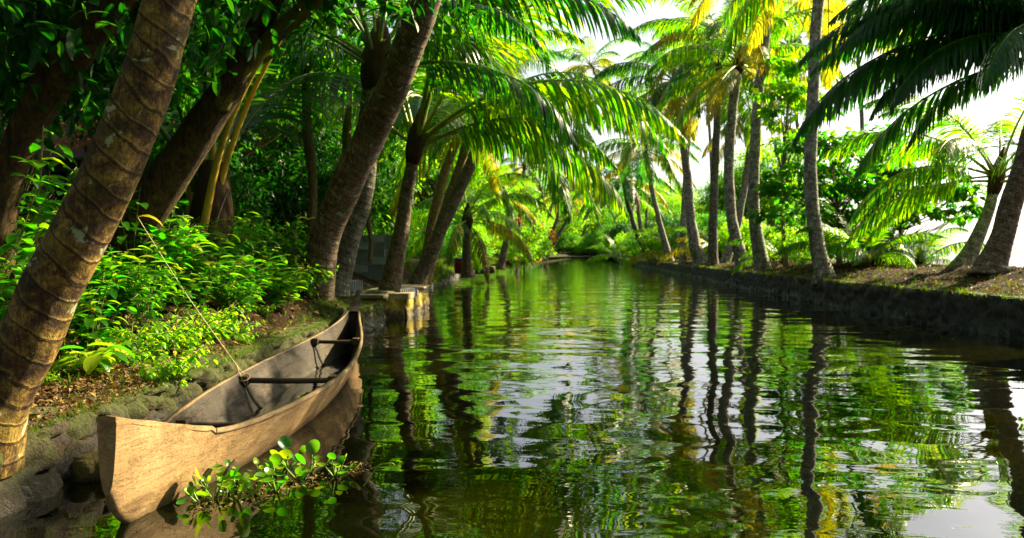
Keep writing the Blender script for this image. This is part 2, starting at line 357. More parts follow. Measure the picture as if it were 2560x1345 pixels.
# ------------------------------------------------------------------ tubes and trunks
def cr(pts, n):
    """catmull-rom resample of tuples"""
    P_ = [np.array(p, float) for p in pts]; P_ = [2*P_[0]-P_[1]]+P_+[2*P_[-1]-P_[-2]]; out = []
    k = len(P_)-3
    for i in range(n):
        t = i/(n-1)*k; a = min(int(t), k-1); t -= a; p0, p1, p2, p3 = P_[a:a+4]
        out.append(.5*((2*p1)+(-p0+p2)*t+(2*p0-5*p1+4*p2-p3)*t*t+(-p0+3*p1-3*p2+p3)*t**3))
    return out
def tube(b, pts, rads, seg=8, mat=0, ph=None, fr=None, cap=True):
    pts = [Vector(p) for p in pts]; n = len(pts); up = Vector((0, 1, 0.001)); V = []; A = []; L = 0
    for i in range(n):
        T = (pts[min(i+1, n-1)]-pts[max(i-1, 0)]).normalized()
        X = up.cross(T); X = X.normalized() if X.length > 1e-4 else Vector((1, 0, 0)); Y = T.cross(X)
        if i: L += (pts[i]-pts[i-1]).length
        for k in range(seg+1):
            a = 2*math.pi*(k % seg)/seg
            phv = ph(L, a) if ph else 0
            r = rads[i]*(fr(L, a, phv) if fr else 1)
            V.append(pts[i]+X*(math.cos(a)*r)+Y*(math.sin(a)*r)); A.append(phv)
    m = seg+1
    Fc = [(i*m+k, i*m+k+1, (i+1)*m+k+1, (i+1)*m+k) for i in range(n-1) for k in range(seg)]
    if cap:
        V.append(pts[-1]); Fc += [((n-1)*m+k, (n-1)*m+k+1, len(V)-1) for k in range(seg)]; A.append(A[-1])
        V.append(pts[0]); Fc += [(k+1, k, len(V)-1) for k in range(seg)]; A.append(A[0])
    b.add(V, Fc, mat, A)
def coco_trunk(pts, rads, ring, seed, seg=20, per=5, flare=1.35, rough=1.0, tilt=.3):
    """pts world, rads per pt -> mesh builder with attribute ph"""
    L = sum((Vector(a)-Vector(c)).length for a, c in zip(pts, pts[1:])); n = max(16, int(L/ring*per))
    q = cr([tuple(p)+(r,) for p, r in zip(pts, rads)], n)
    P3 = [Vector(v[:3]) for v in q]; Rr = [v[3] for v in q]; d = 0
    for i in range(n):
        if i: d += (P3[i]-P3[i-1]).length
        Rr[i] *= 1+(flare-1)*math.exp(-d/.35)
        P3[i] += Vector((nz(d*1.1, seed), nz(d*1.1, seed, 7), 0))*Rr[i]*.18
    def ph(l, a):
        kx, ky = math.cos(a), math.sin(a)
        return l/ring*(1+.05*math.sin(l*.9+seed))+.17*nz(kx*1.3, ky*1.3, l/ring*.45+seed)+.05*nz(kx*5, ky*5, l/ring)+tilt*math.cos(a)+.30*nz(0, seed, l/ring*.8)
    def fr(l, a, p):
        f = p-math.floor(p); kx, ky = math.cos(a), math.sin(a)
        rr = 1+rough*(.024*(1-f)**3*(1 if f > .05 else f/.05))+.035*rough*nz(kx*1.6, ky*1.6, l*2.2+seed)+.012*nz(kx*5, ky*5, l*14)
        if l < .5: rr += (.5-l)*.35*nz(kx*3, ky*3, seed)
        return rr
    b = MB(); tube(b, P3, Rr, seg, 0, ph, fr); return b

# ------------------------------------------------------------------ palm fronds
def frond_mesh(name, e0, bend, L, droop, seed, mats, pairs=78, ll=.85, lw=.024, pet=.2, hang=1.0, broken=.12):
    rr = random.Random(seed); b = MB(); n = 26; p = Vector((0, 0, 0)); pts = [p.copy()]; ang = [e0]
    side = rr.uniform(-.25, .25)
    for i in range(1, n+1):
        s = i/n; e = math.radians(max(-84, e0-bend*s**1.35)); yaw = side*s*s
        p = p+Vector((math.cos(e)*math.cos(yaw), math.cos(e)*math.sin(yaw), math.sin(e)))*(L/n); pts.append(p.copy()); ang.append(e)
    tube(b, pts, [lerp(.045, .006, (i/n)**.7) for i in range(n+1)], 5, 0)
    def at(s):
        t = min(s, .999)*n; i = int(t); return pts[i].lerp(pts[i+1], t-i), (pts[i+1]-pts[i]).normalized()
    for k in range(pairs):
        s = pet+(1-pet)*(k+.5)/pairs; c, T = at(s); S0 = Vector((-T.y, T.x, 0)); S0 = (S0.normalized() if S0.length > .05 else Vector((0, 1, 0))); U = S0.cross(T)*-1
        u = (s-pet)/(1-pet); length = ll*(.45+.55*math.sin(math.pi*min(1, .18+u*.9))**.7)*(1-.55*max(0, u-.8)/.2)
        for sd in (-1, 1):
            if rr.random() < broken: continue
            l = length*rr.uniform(.85, 1.1); D = (S0*sd*(.95-.35*u)+T*(.45+.55*u)+Vector((0, 0, .28))+Vector((rr.uniform(-.1, .1), rr.uniform(-.1, .1), rr.uniform(-.12, .12)))).normalized()
            q = c.copy(); V = []; g = droop*hang*rr.uniform(.75, 1.3)
            W = (T-D*T.dot(D)).normalized(); seg = 4
            for j in range(seg+1):
                t = j/seg; wd = lw*(.55+1.1*math.sin(math.pi*min(1, t*.9+.12)))*(1 if j < seg else .15)
                W = (T-D*T.dot(D)); W = W.normalized() if W.length > .1 else W
                V.append(q-W*wd); V.append(q+W*wd)
                D = (D+Vector((0, 0, -1))*g*(.35+.4*t)).normalized(); q = q+D*(l/seg)
            b.add(V, [(2*j, 2*j+1, 2*j+3, 2*j+2) for j in range(seg)], 1)
    return b.mesh(name, mats, True)
EL = [82, 62, 42, 22, 2, -22, -48]
FR = {}
def frondset(key, mats, **kw):
    FR[key] = []
    for i, e in enumerate(EL):
        FR[key].append([frond_mesh('frond', e+random.Random(i*7+v).uniform(-5, 5), kw.get('bend', [70, 84, 88, 82, 66, 50, 32][i]), 4.6, [.35, .75, 1.2, 1.5, 1.5, 1.3, .9][i], i*10+v+hash(key) % 5 if False else i*10+v, mats, pairs=kw.get('pairs', 84), lw=kw.get('lw', .0135), ll=kw.get('ll', 1.0), pet=kw.get('pet', .18)) for v in range(2)])
frondset('g', [M['petiole'], M['frond']])
frondset('d', [M['petiole_dk'], M['frond_deep']])
frondset('y', [M['petiole_y'], M['frond_yellow']])
frondset('x', [M['sheath'], M['frond_dead']], ll=.7)
def fbin(e): return min(range(len(EL)), key=lambda i: abs(EL[i]-e))

def add_frond(parent, key, az, e, s, off=(0, 0, 0), rr=R, roll=0):
    i = fbin(e); me = FR[key][i][rr.randrange(2)]
    a = math.radians(az); o = link('frond', me, parent, (off[0]+.10*math.cos(a), off[1]+.10*math.sin(a), off[2]), (roll, math.radians(-(e-EL[i])*.6), a), s)
    return o
nut = None
def palm(label, group, path, widths, seed, mat='trunk_grey', ring=.11, nf=18, keys='g', fs=1.0, yellow=.12, dead=.06, emax=80, emin=-26, extra=None, top_extra=None, seg=16, crown=True, nuts=0, base_z=None, name='palm_tree', azskip=None, per=4, flare=1.35, rough=1, sheath=True, tilt=.3):
    """path: [(px,py,d)...] bottom to top; widths in px"""
    rr = random.Random(seed); pts = [P(*p) for p in path]
    b0 = pts[0]; g = (hl if b0.x < 0 else hr)(b0.x, b0.y) if base_z is None else base_z
    pts[0].z = g-.12
    if top_extra: pts += [Vector(t) for t in top_extra]
    rads = [w_/2/F*p[2]*math.cos(math.atan((p[0]-1280)/F))*.95 for w_, p in zip(widths, path)]+[widths[-1]/2/F*path[-1][2]*.85]*(len(pts)-len(path))
    base = Vector((pts[0].x, pts[0].y, g)); loc = [p-base for p in pts]
    root = empty(name, base, label, 'palm tree', group)
    bm = coco_trunk(loc, rads, ring, seed, seg, per, flare, rough, tilt)
    link('trunk', bm.mesh('trunk', M[mat], True, 'ph'), root)
    if crown:
        top = loc[-1]; ax = (loc[-1]-loc[-2]).normalized(); r = rads[-1]
        if sheath:
            sb = MB(); tube(sb, [top-ax*.35, top-ax*.1, top+ax*.2, top+ax*.55, top+ax*.9], [r*.9, r*1.35, r*1.5, r*1.0, r*.3], 12, 0, None, lambda l, a, p: 1+.25*nz(math.cos(a)*2, math.sin(a)*2, l*4+seed))
            link('leaf_sheath', sb.mesh('leaf_sheath', M['sheath']), root)
        for i in range(nf):
            f = (i+.5)/nf; e = lerp(emax, emin, f**.85)+rr.uniform(-8, 8); az = i*137.5+seed*31+rr.uniform(-14, 14)
            if azskip and azskip(az % 360, e): continue
            k = rr.choice(keys)
            if f > .5 and rr.random() < yellow*1.5: k = 'y'
            if f > .85 and rr.random() < dead*2.5: k = 'x'
            add_frond(root, k, az, e, fs*rr.uniform(.82, 1.1)*(.8 if e > 70 else 1), tuple(top+ax*(.45*(1-f))), rr)
        for (k, az, e, s) in (extra or []): add_frond(root, k, az, e, s, tuple(top+ax*.2), rr)
        for i in range(nuts):
            a = rr.uniform(0, 6.28); nb = MB(); rad = .11
            V = []; Fc = []
            for u in range(7):
                for v in range(8):
                    th = math.pi*u/6; V.append((rad*math.sin(th)*math.cos(v*math.pi/4), rad*math.sin(th)*math.sin(v*math.pi/4), rad*1.25*math.cos(th)))
            for u in range(6):
                for v in range(8): Fc.append((u*8+v, u*8+(v+1) % 8, (u+1)*8+(v+1) % 8, (u+1)*8+v))
            nb.add(V, Fc); link('coconut', nb.mesh('coconut', M['coconut']), root, tuple(top+Vector((math.cos(a)*(r+.12), math.sin(a)*(r+.12), -.1-.12*(i % 3)))))
    return root

exec_palms = []
# ---- left bank palms
near = palm('thick ringed brown coconut trunk leaning right at the far left foreground', None,
     [(-52, 1115, 3.62), (-8, 1000, 3.6), (72, 850, 3.6), (140, 700, 3.6), (213, 560, 3.6), (292, 400, 3.6), (368, 200, 3.6), (425, 0, 3.6)], [196, 184, 176, 170, 163, 155, 145, 136], 3,
     'trunk_near', .105, 14, 'gd', .95, seg=64, per=12, top_extra=[(-1.1, 3.65, 4.4), (-.5, 3.8, 6.4)], flare=1.25, nuts=4, rough=.22, tilt=.5)
palm('mottled brown palm trunk leaning right, crossing in front of a darker one', None,
     [(788, 700, 10.5), (812, 600, 10.3), (855, 490, 10.1), (925, 340, 9.7), (1000, 170, 9.2), (1062, 0, 8.8)], [82, 80, 84, 86, 82, 84], 5,
     'trunk_mid', .12, 16, 'gd', 1.0, seg=32, per=7, top_extra=[(-.55, 8.4, 5.6), (.1, 8.1, 7.4)], flare=1.15, rough=.7, emin=32, yellow=0, dead=0)
palm('dark scaly palm trunk standing behind the mottled leaning trunk', None,
     [(826, 735, 12.1), (872, 590, 12.1), (905, 480, 12.1), (922, 320, 12.1), (938, 180, 12.1)], [84, 66, 60, 56, 58], 8,
     'trunk_dark', .10, 15, 'gd', .95, yellow=.05, seg=28, per=6, flare=1.2, emin=28, extra=[('g', 20, 62, 1.0), ('g', 150, 42, 1.0)])
palm('short palm with yellow-green stalks and long fronds arching over the water', None,
     [(966, 722, 15.6), (1000, 600, 15.5), (1018, 480, 15.5), (1036, 375, 15.5)], [56, 42, 35, 33], 12,
     'trunk_mid', .16, 6, 'g', 1.15, yellow=0, dead=0, seg=24, per=6, flare=1.25, emin=30,
     extra=[('g', 2, 42, 1.28), ('g', -14, 42, 1.3), ('g', 12, 22, 1.15), ('g', -30, 62, 1.35), ('g', 60, 62, 1.2), ('g', 190, 82, 1.2), ('g', -60, 62, 1.1), ('d', 95, 42, 1.2)])
palm('slim leaning palm at the back of the trio beyond the landing', 'three leaning palms',
     [(1052, 668, 26), (1098, 480, 26), (1140, 350, 26), (1160, 250, 26)], [28, 26, 23, 21], 14, 'trunk_orange', .13, 14, 'gd', 1, seg=14)
palm('middle leaning palm of the trio beyond the landing', 'three leaning palms',
     [(1060, 680, 24), (1115, 520, 24), (1160, 380, 24), (1182, 230, 24)], [30, 27, 24, 22], 16, 'trunk_orange', .13, 15, 'gd', 1, seg=14)
palm('front leaning palm of the trio, rooted over the wall edge', 'three leaning palms',
     [(1040, 700, 22), (1078, 630, 22), (1150, 470, 22), (1200, 350, 22), (1228, 262, 22)], [42, 36, 31, 27, 25], 17, 'trunk_mid', .13, 15, 'g', 1.05, seg=16)
# ---- right bank palms
palm('spotted palm nearest the water on the right bank, standing alone', 'right bank palms',
     [(2062, 690, 18.6), (2040, 590, 18.7), (2026, 430, 18.9), (2033, 230, 19), (2046, 0, 19.2)], [52, 40, 35, 33, 31], 21, 'trunk_grey', .12, 16, 'gg', 1, .3, .1, seg=20, top_extra=[(8.2, 19.3, 9.4)], nuts=4)
palm('tall grey palm curving right, second from the lone spotted palm', 'right bank palms',
     [(1908, 658, 26), (1886, 540, 26), (1886, 400, 26), (1897, 230, 26), (1926, 0, 26)], [42, 32, 29, 26, 24], 22, 'trunk_grey', .13, 16, 'gg', 1, .35, .1, top_extra=[(9.3, 26, 11.6)])
palm('grey palm crossed by a slanting stem, with a low yellowing crown', 'right bank palms',
     [(1862, 658, 29), (1832, 560, 29), (1822, 430, 29), (1830, 290, 29), (1846, 170, 29)], [38, 29, 27, 25, 22], 23, 'trunk_grey', .13, 26, 'g', 1, .45, .1)
palm('straight dark palm trunk with a dark crown between the grey ones', 'right bank palms',
     [(1781, 655, 35), (1785, 480, 35), (1794, 260, 35), (1800, 110, 35)], [28, 22, 19, 18], 24, 'trunk_dark', .13, 28, 'gd', 1.05, .3, .1)
palm('pale palm bowing left then upright, left of the straight dark trunk', 'right bank palms',
     [(1752, 655, 38.6), (1728, 560, 38.6), (1716, 420, 38.6), (1697, 280, 38.6), (1690, 215, 38.6)], [38, 27, 22, 19, 17], 25, 'trunk_grey', .14, 26, 'gd', 1.05, .3, .1)
palm('thin straight palm stem just behind the pale bowing one', 'right bank palms',
     [(1706, 650, 44), (1710, 520, 44), (1722, 300, 44), (1725, 200, 44)], [20, 16, 13, 12], 26, 'trunk_grey', .14, 16, 'gy', 1, .5, .1, seg=12)
palm('slim palm leaning left with a dark spreading crown over the canal', 'right bank palms',
     [(1676, 650, 52.5), (1650, 560, 52.5), (1627, 460, 52.5), (1612, 375, 52.5)], [22, 15, 13, 12], 27, 'trunk_grey', .14, 26, 'gd', 1.05, .3, .1, seg=12)
palm('short curved palm leaning far over the canal at the bank tip', 'right bank palms',
     [(1632, 652, 63), (1596, 590, 63), (1572, 520, 63), (1560, 455, 63)], [22, 15, 13, 12], 28, 'trunk_dark', .14, 26, 'd', 1.1, .15, .1, seg=12)
palm('bare pale leaning palm stem behind the short curved palm', 'right bank palms',
     [(1614, 640, 72), (1600, 560, 72), (1592, 500, 72)], [14, 11, 10], 29, 'trunk_grey', .14, 14, 'g', .9, .2, .1, seg=10)
palm('slanting thin palm stem leaning right behind the grey palms', 'right bank palms',
     [(1812, 645, 36), (1846, 550, 36), (1868, 420, 36), (1885, 300, 36)], [26, 20, 18, 16], 30, 'trunk_grey', .14, 14, 'gy', .8, .4, .1, seg=12)
palm('heavy dark palm trunk leaning out of the picture at the right edge', 'right bank palms',
     [(2475, 682, 14), (2498, 610, 14), (2525, 520, 14), (2562, 400, 14), (2600, 280, 14)], [96, 68, 64, 58, 54], 31, 'trunk_mid', .12, 17, 'gd', .95, .1, .05, seg=24, top_extra=[(11.4, 14.3, 6.2), (12.8, 14.5, 9.0)])
palm('curved palm with a low crown of pale fronds beside the heavy trunk', 'right bank palms',
     [(2395, 680, 16.5), (2440, 600, 16.5), (2470, 530, 16.6), (2488, 460, 16.7)], [54, 40, 34, 30], 32, 'trunk_grey', .12, 9, 'g', .8, .1, 0, seg=18, emin=5,
     extra=[('g', 170, 42, .9), ('g', 185, 22, .85), ('g', 195, 62, .9), ('g', 215, 42, .8), ('g', 150, 2, .7)])
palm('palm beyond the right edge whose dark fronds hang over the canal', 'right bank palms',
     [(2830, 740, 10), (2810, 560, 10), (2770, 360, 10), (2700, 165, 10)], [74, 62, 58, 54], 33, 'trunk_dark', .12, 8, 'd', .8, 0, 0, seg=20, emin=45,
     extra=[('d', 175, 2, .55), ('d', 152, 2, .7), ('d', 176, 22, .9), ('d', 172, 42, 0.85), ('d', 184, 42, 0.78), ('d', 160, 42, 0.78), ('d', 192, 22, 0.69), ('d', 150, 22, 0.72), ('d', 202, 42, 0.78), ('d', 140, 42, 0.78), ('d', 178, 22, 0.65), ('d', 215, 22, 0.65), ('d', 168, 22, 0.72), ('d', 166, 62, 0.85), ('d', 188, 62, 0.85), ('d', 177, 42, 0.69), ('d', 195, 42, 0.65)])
# young palms on the banks
def youngpalm(label, px, py, d, n, s, keys, seed, emin=20, group=None, emax=78):
    p = P(px, py, d); z = (hl if p.x < xl(p.y)+.5 else hr)(p.x, p.y); rr = random.Random(seed)
    root = empty('young_palm', (p.x, p.y, z), label, 'palm tree', group)
    sb = MB(); tube(sb, [(0, 0, -.1), (0, 0, .15), (0, 0, .4)], [.16*s+.04, .14*s+.03, .07], 10); link('leaf_sheath', sb.mesh('leaf_sheath', M['sheath']), root)
    for i in range(n): add_frond(root, rr.choice(keys), i*137.5+rr.uniform(-20, 20), lerp(emax, emin, i/n)+rr.uniform(-6, 6), s*rr.uniform(.8, 1.15), (0, 0, .15), rr)
    return root
youngpalm('young palm with upright fronds right of the lone spotted palm', 2165, 660, 19.5, 12, .52, 'g', 41, 25)
youngpalm('small drooping young palm at the lake edge of the right bank', 2300, 668, 20, 9, .42, 'g', 42, 15)
youngpalm('low bright young palm between the grey palm trunks', 1960, 650, 27, 10, .5, 'g', 43, 15)
youngpalm('yellowish young palm behind the slanting stem', 1800, 650, 41, 11, .8, 'gy', 44, 20)
youngpalm('young palm with orange-tinged fronds behind the thin straight stem', 1690, 650, 58, 11, 1.0, 'gy', 45, 20)
youngpalm('pale arching young palm at the tip of the right bank', 1545, 645, 80, 12, 1.0, 'g', 46, 10)
palm('small palm with a bright drooping crown above the left bank bushes', None,
     [(1250, 645, 46), (1268, 590, 46), (1276, 540, 46), (1266, 500, 46)], [20, 16, 13, 12], 51, 'trunk_mid', .13, 18, 'g', .72, .2, .1, seg=10)
palm('stubby palm trunk with spiky leaves near the blue drum', None,
     [(1168, 660, 31), (1166, 610, 31), (1168, 560, 31)], [26, 22, 20], 52, 'trunk_mid', .13, 16, 'g', .75, .1, .1, seg=10)
palm('far left leaning palm of the crossing pair over the canal', 'crossing palms far down the canal',
     [(1350, 648, 105), (1375, 590, 105), (1395, 540, 105), (1400, 490, 105)], [13, 10, 8, 8], 53, 'trunk_dark', .15, 18, 'g', 1.1, .4, .2, seg=8)
palm('far right leaning palm of the crossing pair over the canal', 'crossing palms far down the canal',
     [(1362, 648, 108), (1395, 590, 108), (1425, 530, 108), (1432, 480, 108)], [13, 10, 8, 8], 54, 'trunk_dark', .15, 18, 'gy', 1.1, .4, .2, seg=8)
palm('distant slim palm rising above the far bushes on the left', None, [(1290, 648, 75), (1300, 540, 75), (1310, 420, 75)], [12, 10, 9], 55, 'trunk_mid', .15, 18, 'g', 1.0, .2, .1, seg=8)
for i, (px, d, py, lab) in enumerate([(1500, 120, 480, 'distant palm leaning over the canal left of the bank tip'), (1470, 170, 520, 'farthest palm in the hazy end of the canal'), (1660, 90, 300, 'tall palm crown behind the slim palms at the bank tip'),
        (1560, 95, 260, 'tall distant palm above the short curved palm'), (1760, 60, 120, 'high palm crown filling the gap above the pale bowing palm'), (1480, 75, 170, 'lofty palm crown over the middle of the canal'), (1980, 48, 130, 'palm crown behind the spotted palm against the sky'), (2140, 40, 60, 'high palm crown at the top right sky gap')]):
    x0 = max(px+25, 1280+itp(RE, d)/d*F+18)
    palm(lab, 'palms of the far right bank', [(x0, 646, d), (x0-8, (646+py)/2, d), (px, py, d)], [.36*F/d, .28*F/d, .24*F/d], 60+i, 'trunk_grey', .15, 20, 'gg', 1.1, .35, .1, seg=8, per=3)
# yellow petiole palm without visible trunk, behind the forked tree
yp = empty('young_palm', (-4.0, 9.6, hl(-4.0, 9.6)), 'young coconut palm with thick yellow stalks behind the forked tree', 'palm tree')
def stalk(pts, r0, r1, key='petiole_y'):
    base = Vector(yp.location); b = MB(); q = cr([tuple(P(*p)-base) for p in pts], 22)
    tube(b, q, [lerp(r0, r1, i/21)*.62 for i in range(22)], 8, 0, None, lambda l, a, p: 1-.3*max(0, math.cos(a-1))); return link('frond_stalk', b.mesh('frond_stalk', M[key]), yp)
stalk([(500, 640, 9.4), (512, 560, 9.3), (545, 400, 9.2), (590, 270, 9.1), (655, 150, 9.0), (760, 40, 8.9)], .11, .035)
stalk([(520, 620, 9.6), (560, 430, 9.5), (620, 260, 9.4), (690, 120, 9.3), (800, -60, 9.2)], .09, .03)
stalk([(470, 600, 9.8), (480, 400, 9.8), (470, 220, 9.8), (430, 60, 9.8), (380, -100, 9.8)], .10, .04)
stalk([(530, 600, 10), (532, 400, 10), (535, 200, 10), (545, 0, 10), (570, -150, 10)], .10, .05)
stalk([(495, 700, 9.2), (520, 620, 9.1), (548, 530, 9.0), (572, 468, 8.9)], .07, .01, 'bark_pale')
b = MB(); tube(b, [(.0, 0, -.1), (.05, 0, .4), (.1, 0, .9), (.15, 0, 1.6)], [.36, .33, .27, .16], 14, 0, None, lambda l, a, p: 1+.3*nz(math.cos(a)*2, math.sin(a)*2, l*3)); link('leaf_sheath', b.mesh('leaf_sheath', M['sheath']), yp)
for az, e, s in ((20, 82, 1.2), (70, 62, 1.2), (110, 62, 1.1), (160, 62, 1.2), (220, 82, 1), (300, 82, 1.1)): add_frond(yp, 'd', az, e, s, (0, 0, 1.2))

# ------------------------------------------------------------------ broadleaf trees
def leafpatch(b, c, D, Nn, L, W, mat=0, curl=.15):
    """small folded leaf: 5 verts"""
    S = D.cross(Nn); S = S.normalized() if S.length > 1e-3 else Vector((1, 0, 0)); Nn = S.cross(D)
    V = [c, c+D*L*.45+S*W+Nn*curl*L*.3, c+D*L-Nn*curl*L, c+D*L*.45-S*W+Nn*curl*L*.3, c+D*L*.5]
    b.add(V, [(0, 1, 4), (1, 2, 4), (2, 3, 4), (3, 0, 4)], mat)
def rdir(rr): 
    z = rr.uniform(-1, 1); a = rr.uniform(0, 6.283); s = math.sqrt(1-z*z); return Vector((s*math.cos(a), s*math.sin(a), z))
def build_tree(name, label, H, cr_, crz, nclump, perclump, ls, mat, bark, seed, tr=.12, clump=.7, low=.35, aspect=.42, tier=False):
    rr = random.Random(seed); root = empty(name, (0, 0, 0), label, 'tree')
    b = MB(); top = Vector((rr.uniform(-.3, .3), rr.uniform(-.3, .3), H*.8)); q = cr([(0, 0, -.3), (rr.uniform(-.1, .1)*H*.2, rr.uniform(-.1, .1)*H*.2, H*.4), tuple(top)], 12)
    tube(b, q, [lerp(tr, tr*.35, i/11)*(1+.4*math.exp(-i/1.2)) for i in range(12)], 9)
    lb = MB(); cz = H*(low+1)/2
    for i in range(nclump):
        d = rdir(rr); r = rr.uniform(.45, 1)**.5
        if tier: lev = rr.choice([.0, .33, .66, 1]); c = Vector((d.x*cr_*r*(1.1-.4*lev), d.y*cr_*r*(1.1-.4*lev), lerp(H*low, H*.95, lev)+rr.uniform(-.2, .2)))
        else: c = Vector((d.x*cr_*r, d.y*cr_*r, cz+d.z*crz*r))
        s = .45+.5*rr.random(); st = Vector(q[min(11, max(2, int(11*min(1, c.z/H)*.75)))])
        mid = st.lerp(c, .5)+Vector((0, 0, -.08*H*.3)); tube(b, [st, mid, c], [tr*.32, tr*.18, tr*.06], 5, 0, cap=False)
        cs = clump*rr.uniform(.6, 1.25)
        for k in range(int(perclump*rr.uniform(.6, 1.3))):
            o = rdir(rr)*cs*rr.random()**.45; o.z *= .35 if tier else .6
            D = (o.normalized()*.7+rdir(rr)*.7+Vector((0, 0, -.35))).normalized(); Nn = (Vector((0, 0, 1))+rdir(rr)*.6).normalized()
            l = ls*rr.uniform(.7, 1.35); leafpatch(lb, c+o, D, Nn, l, l*aspect*.5)
    link('trunk', b.mesh('trunk', M[bark]), root); link('crown', lb.mesh('crown', M[mat], False), root)
    return root
TP = {}
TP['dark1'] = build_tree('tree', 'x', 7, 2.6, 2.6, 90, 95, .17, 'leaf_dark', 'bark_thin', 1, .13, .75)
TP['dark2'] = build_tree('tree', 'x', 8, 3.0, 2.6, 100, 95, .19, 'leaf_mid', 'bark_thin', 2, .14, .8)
TP['mid'] = build_tree('tree', 'x', 6.5, 2.6, 2.4, 90, 95, .18, 'leaf_mid', 'bark_pale', 3, .12, .75)
TP['bright'] = build_tree('tree', 'x', 6.0, 2.6, 2.4, 85, 90, .20, 'leaf_bright', 'bark_pale', 4, .11, .75)
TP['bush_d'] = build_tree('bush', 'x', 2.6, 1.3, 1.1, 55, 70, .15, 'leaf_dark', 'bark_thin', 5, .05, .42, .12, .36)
TP['bush_m'] = build_tree('bush', 'x', 2.4, 1.3, 1.0, 55, 70, .15, 'leaf_mid', 'bark_thin', 6, .05, .42, .12, .34)
TP['bush_b'] = build_tree('bush', 'x', 2.0, 1.3, .9, 50, 70, .16, 'leaf_bright', 'bark_thin', 7, .04, .4, .12, .4)
TP['tier'] = build_tree('tree', 'x', 5.0, 2.9, 1.6, 66, 52, .30, 'leaf_mid', 'bark_thin', 8, .09, .55, .42, .62, True)
TP['tier_b'] = build_tree('tree', 'x', 7.2, 1.35, 1.4, 26, 44, .30, 'leaf_bright', 'bark_pale', 9, .08, .5, .60, .62, True)
used = set()
def put(k, x, y, s, label, cat='tree', group=None, rz=None, z=None, sz=1):
    o = TP[k] if k not in used else copy_tree(TP[k]); used.add(k)
    zz = z if z is not None else ((hl if x < (xl(y)+xr(y))/2 or y > 245 else hr)(x, y)-.05)
    o.location = (x, y, zz); o.rotation_euler = (0, 0, R.uniform(0, 6.28) if rz is None else rz); o.scale = (s, s, s*sz)
    o['label'] = label; o['category'] = cat
    if group: o['group'] = group
    return o
# left forest in depth
LD = 'dense dark green tree in the shaded wood behind the left bank'; g1 = 'trees in the left wood'
rr = random.Random(11)
for i in range(58):
    y = rr.uniform(7, 34)+(i % 4)*2; x = xl(y)-rr.uniform(3.8, 6)-(i % 6)*2.6
    if y < 18.5 and -.80 < x/y < -.50: continue
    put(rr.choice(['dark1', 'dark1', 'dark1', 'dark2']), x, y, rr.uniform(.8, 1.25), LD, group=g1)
for i in range(54):
    y = rr.uniform(34, 190); x = xl(y)-rr.uniform(2.5, 16)
    put(rr.choice(['mid', 'bright', 'bright', 'bright']) if y > 60 else rr.choice(['mid', 'bright', 'dark2']), x, y, rr.uniform(1.0, 1.5)*(1+y/160), 'leafy green tree farther along the left bank of the canal', group='trees along the far left bank')
BD = 'dark shrub in the shade under the left wood'
for i in range(62):
    y = rr.uniform(7.5, 24); x = xl(y)-rr.uniform(2.3, 9)
    if 12 < y < 20.5 and x > -5.6 or y < 17.5 and -.78 < x/y < -.50: continue
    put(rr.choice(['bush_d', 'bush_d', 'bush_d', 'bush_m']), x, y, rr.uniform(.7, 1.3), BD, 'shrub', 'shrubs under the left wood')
for i in range(46):
    y = 19+i*2.6+rr.uniform(-1, 1); x = xl(y)-rr.uniform(.5, 3.5)
    if y < 34 and x > xl(y)-1.6: x -= 1.6
    put(rr.choice(['bush_b', 'bush_m', 'bush_b']), x, y, rr.uniform(.6, 1.2)*(1+y/140), 'bright green bush at the water edge of the left bank', 'shrub', 'bushes along the left bank edge')
for i in range(30):
    y = 250+rr.uniform(0, 50); x = rr.uniform(-20, 75)
    put(rr.choice(['mid', 'bright', 'bright']), x, y, rr.uniform(2.6, 4.2), 'pale green tree closing the far end of the canal', group='trees at the far end of the canal')
for i in range(34):
    x = lerp(2, 62, i/33); y = itp([(2, 252), (19, 243), (62, 250)], x)+rr.uniform(0, 6)
    put(rr.choice(['bush_b', 'bush_m', 'bush_b']), x, y, rr.uniform(2.2, 3.6), 'bright bush closing the canal at its far end', 'shrub', 'bushes at the far end of the canal')
for x, y, s_ in ((-5.5, -1.5, 1.3), (-8, 2, 1.3), (-6, -6, 1.4), (-9.5, 6, 1.2), (9.5, -4, 1.4), (10.5, -10, 1.5), (8.8, 1.5, 1.1), (-3.8, -10, 1.4), (13, -1, 1.4)):  # added out of view on both banks to block sky light and deepen shade
    put('dark2', x, y, s_, 'unseen tree added on the bank outside the view to block sky light', group='trees added around the viewpoint to block sky light', z=.5)
# right side
for i in range(40):
    y = rr.uniform(58, 200); x = xr(y)+rr.uniform(1.5, 18)*min(1, wr(y)/25)
    put(rr.choice(['mid', 'bright', 'mid', 'dark2']), x, y, rr.uniform(.8, 1.5), 'green tree on the far stretch of the right bank', group='trees on the far right bank')
for i in range(26):
    y = 60+i*5+rr.uniform(-2, 2); x = xr(y)+rr.uniform(.6, 3)
    put(rr.choice(['bush_b', 'bush_m', 'bush_d']), x, y, rr.uniform(.8, 1.3)*(1+y/200), 'bush overhanging the water on the far right bank', 'shrub', 'bushes along the far right bank')
for i in range(16):
    y = rr.uniform(34, 58); x = xr(y)+rr.uniform(1.5, 6.0)
    put(rr.choice(['bush_b', 'bush_b', 'bush_m']), x, y, rr.uniform(.7, 1.3), 'yellow-green bush behind the row of palm trunks', 'shrub', 'bushes behind the palm row')
q = P(2110, 640, 21.5); put('tier', q.x+.3, q.y+1, .80, 'broad-leaved tree in open tiers right of the spotted palm', rz=1)
q = P(2040, 640, 31); put('tier', q.x, q.y, .62, 'broad-leaved tree between the spotted palm and the tall grey palm', rz=3)
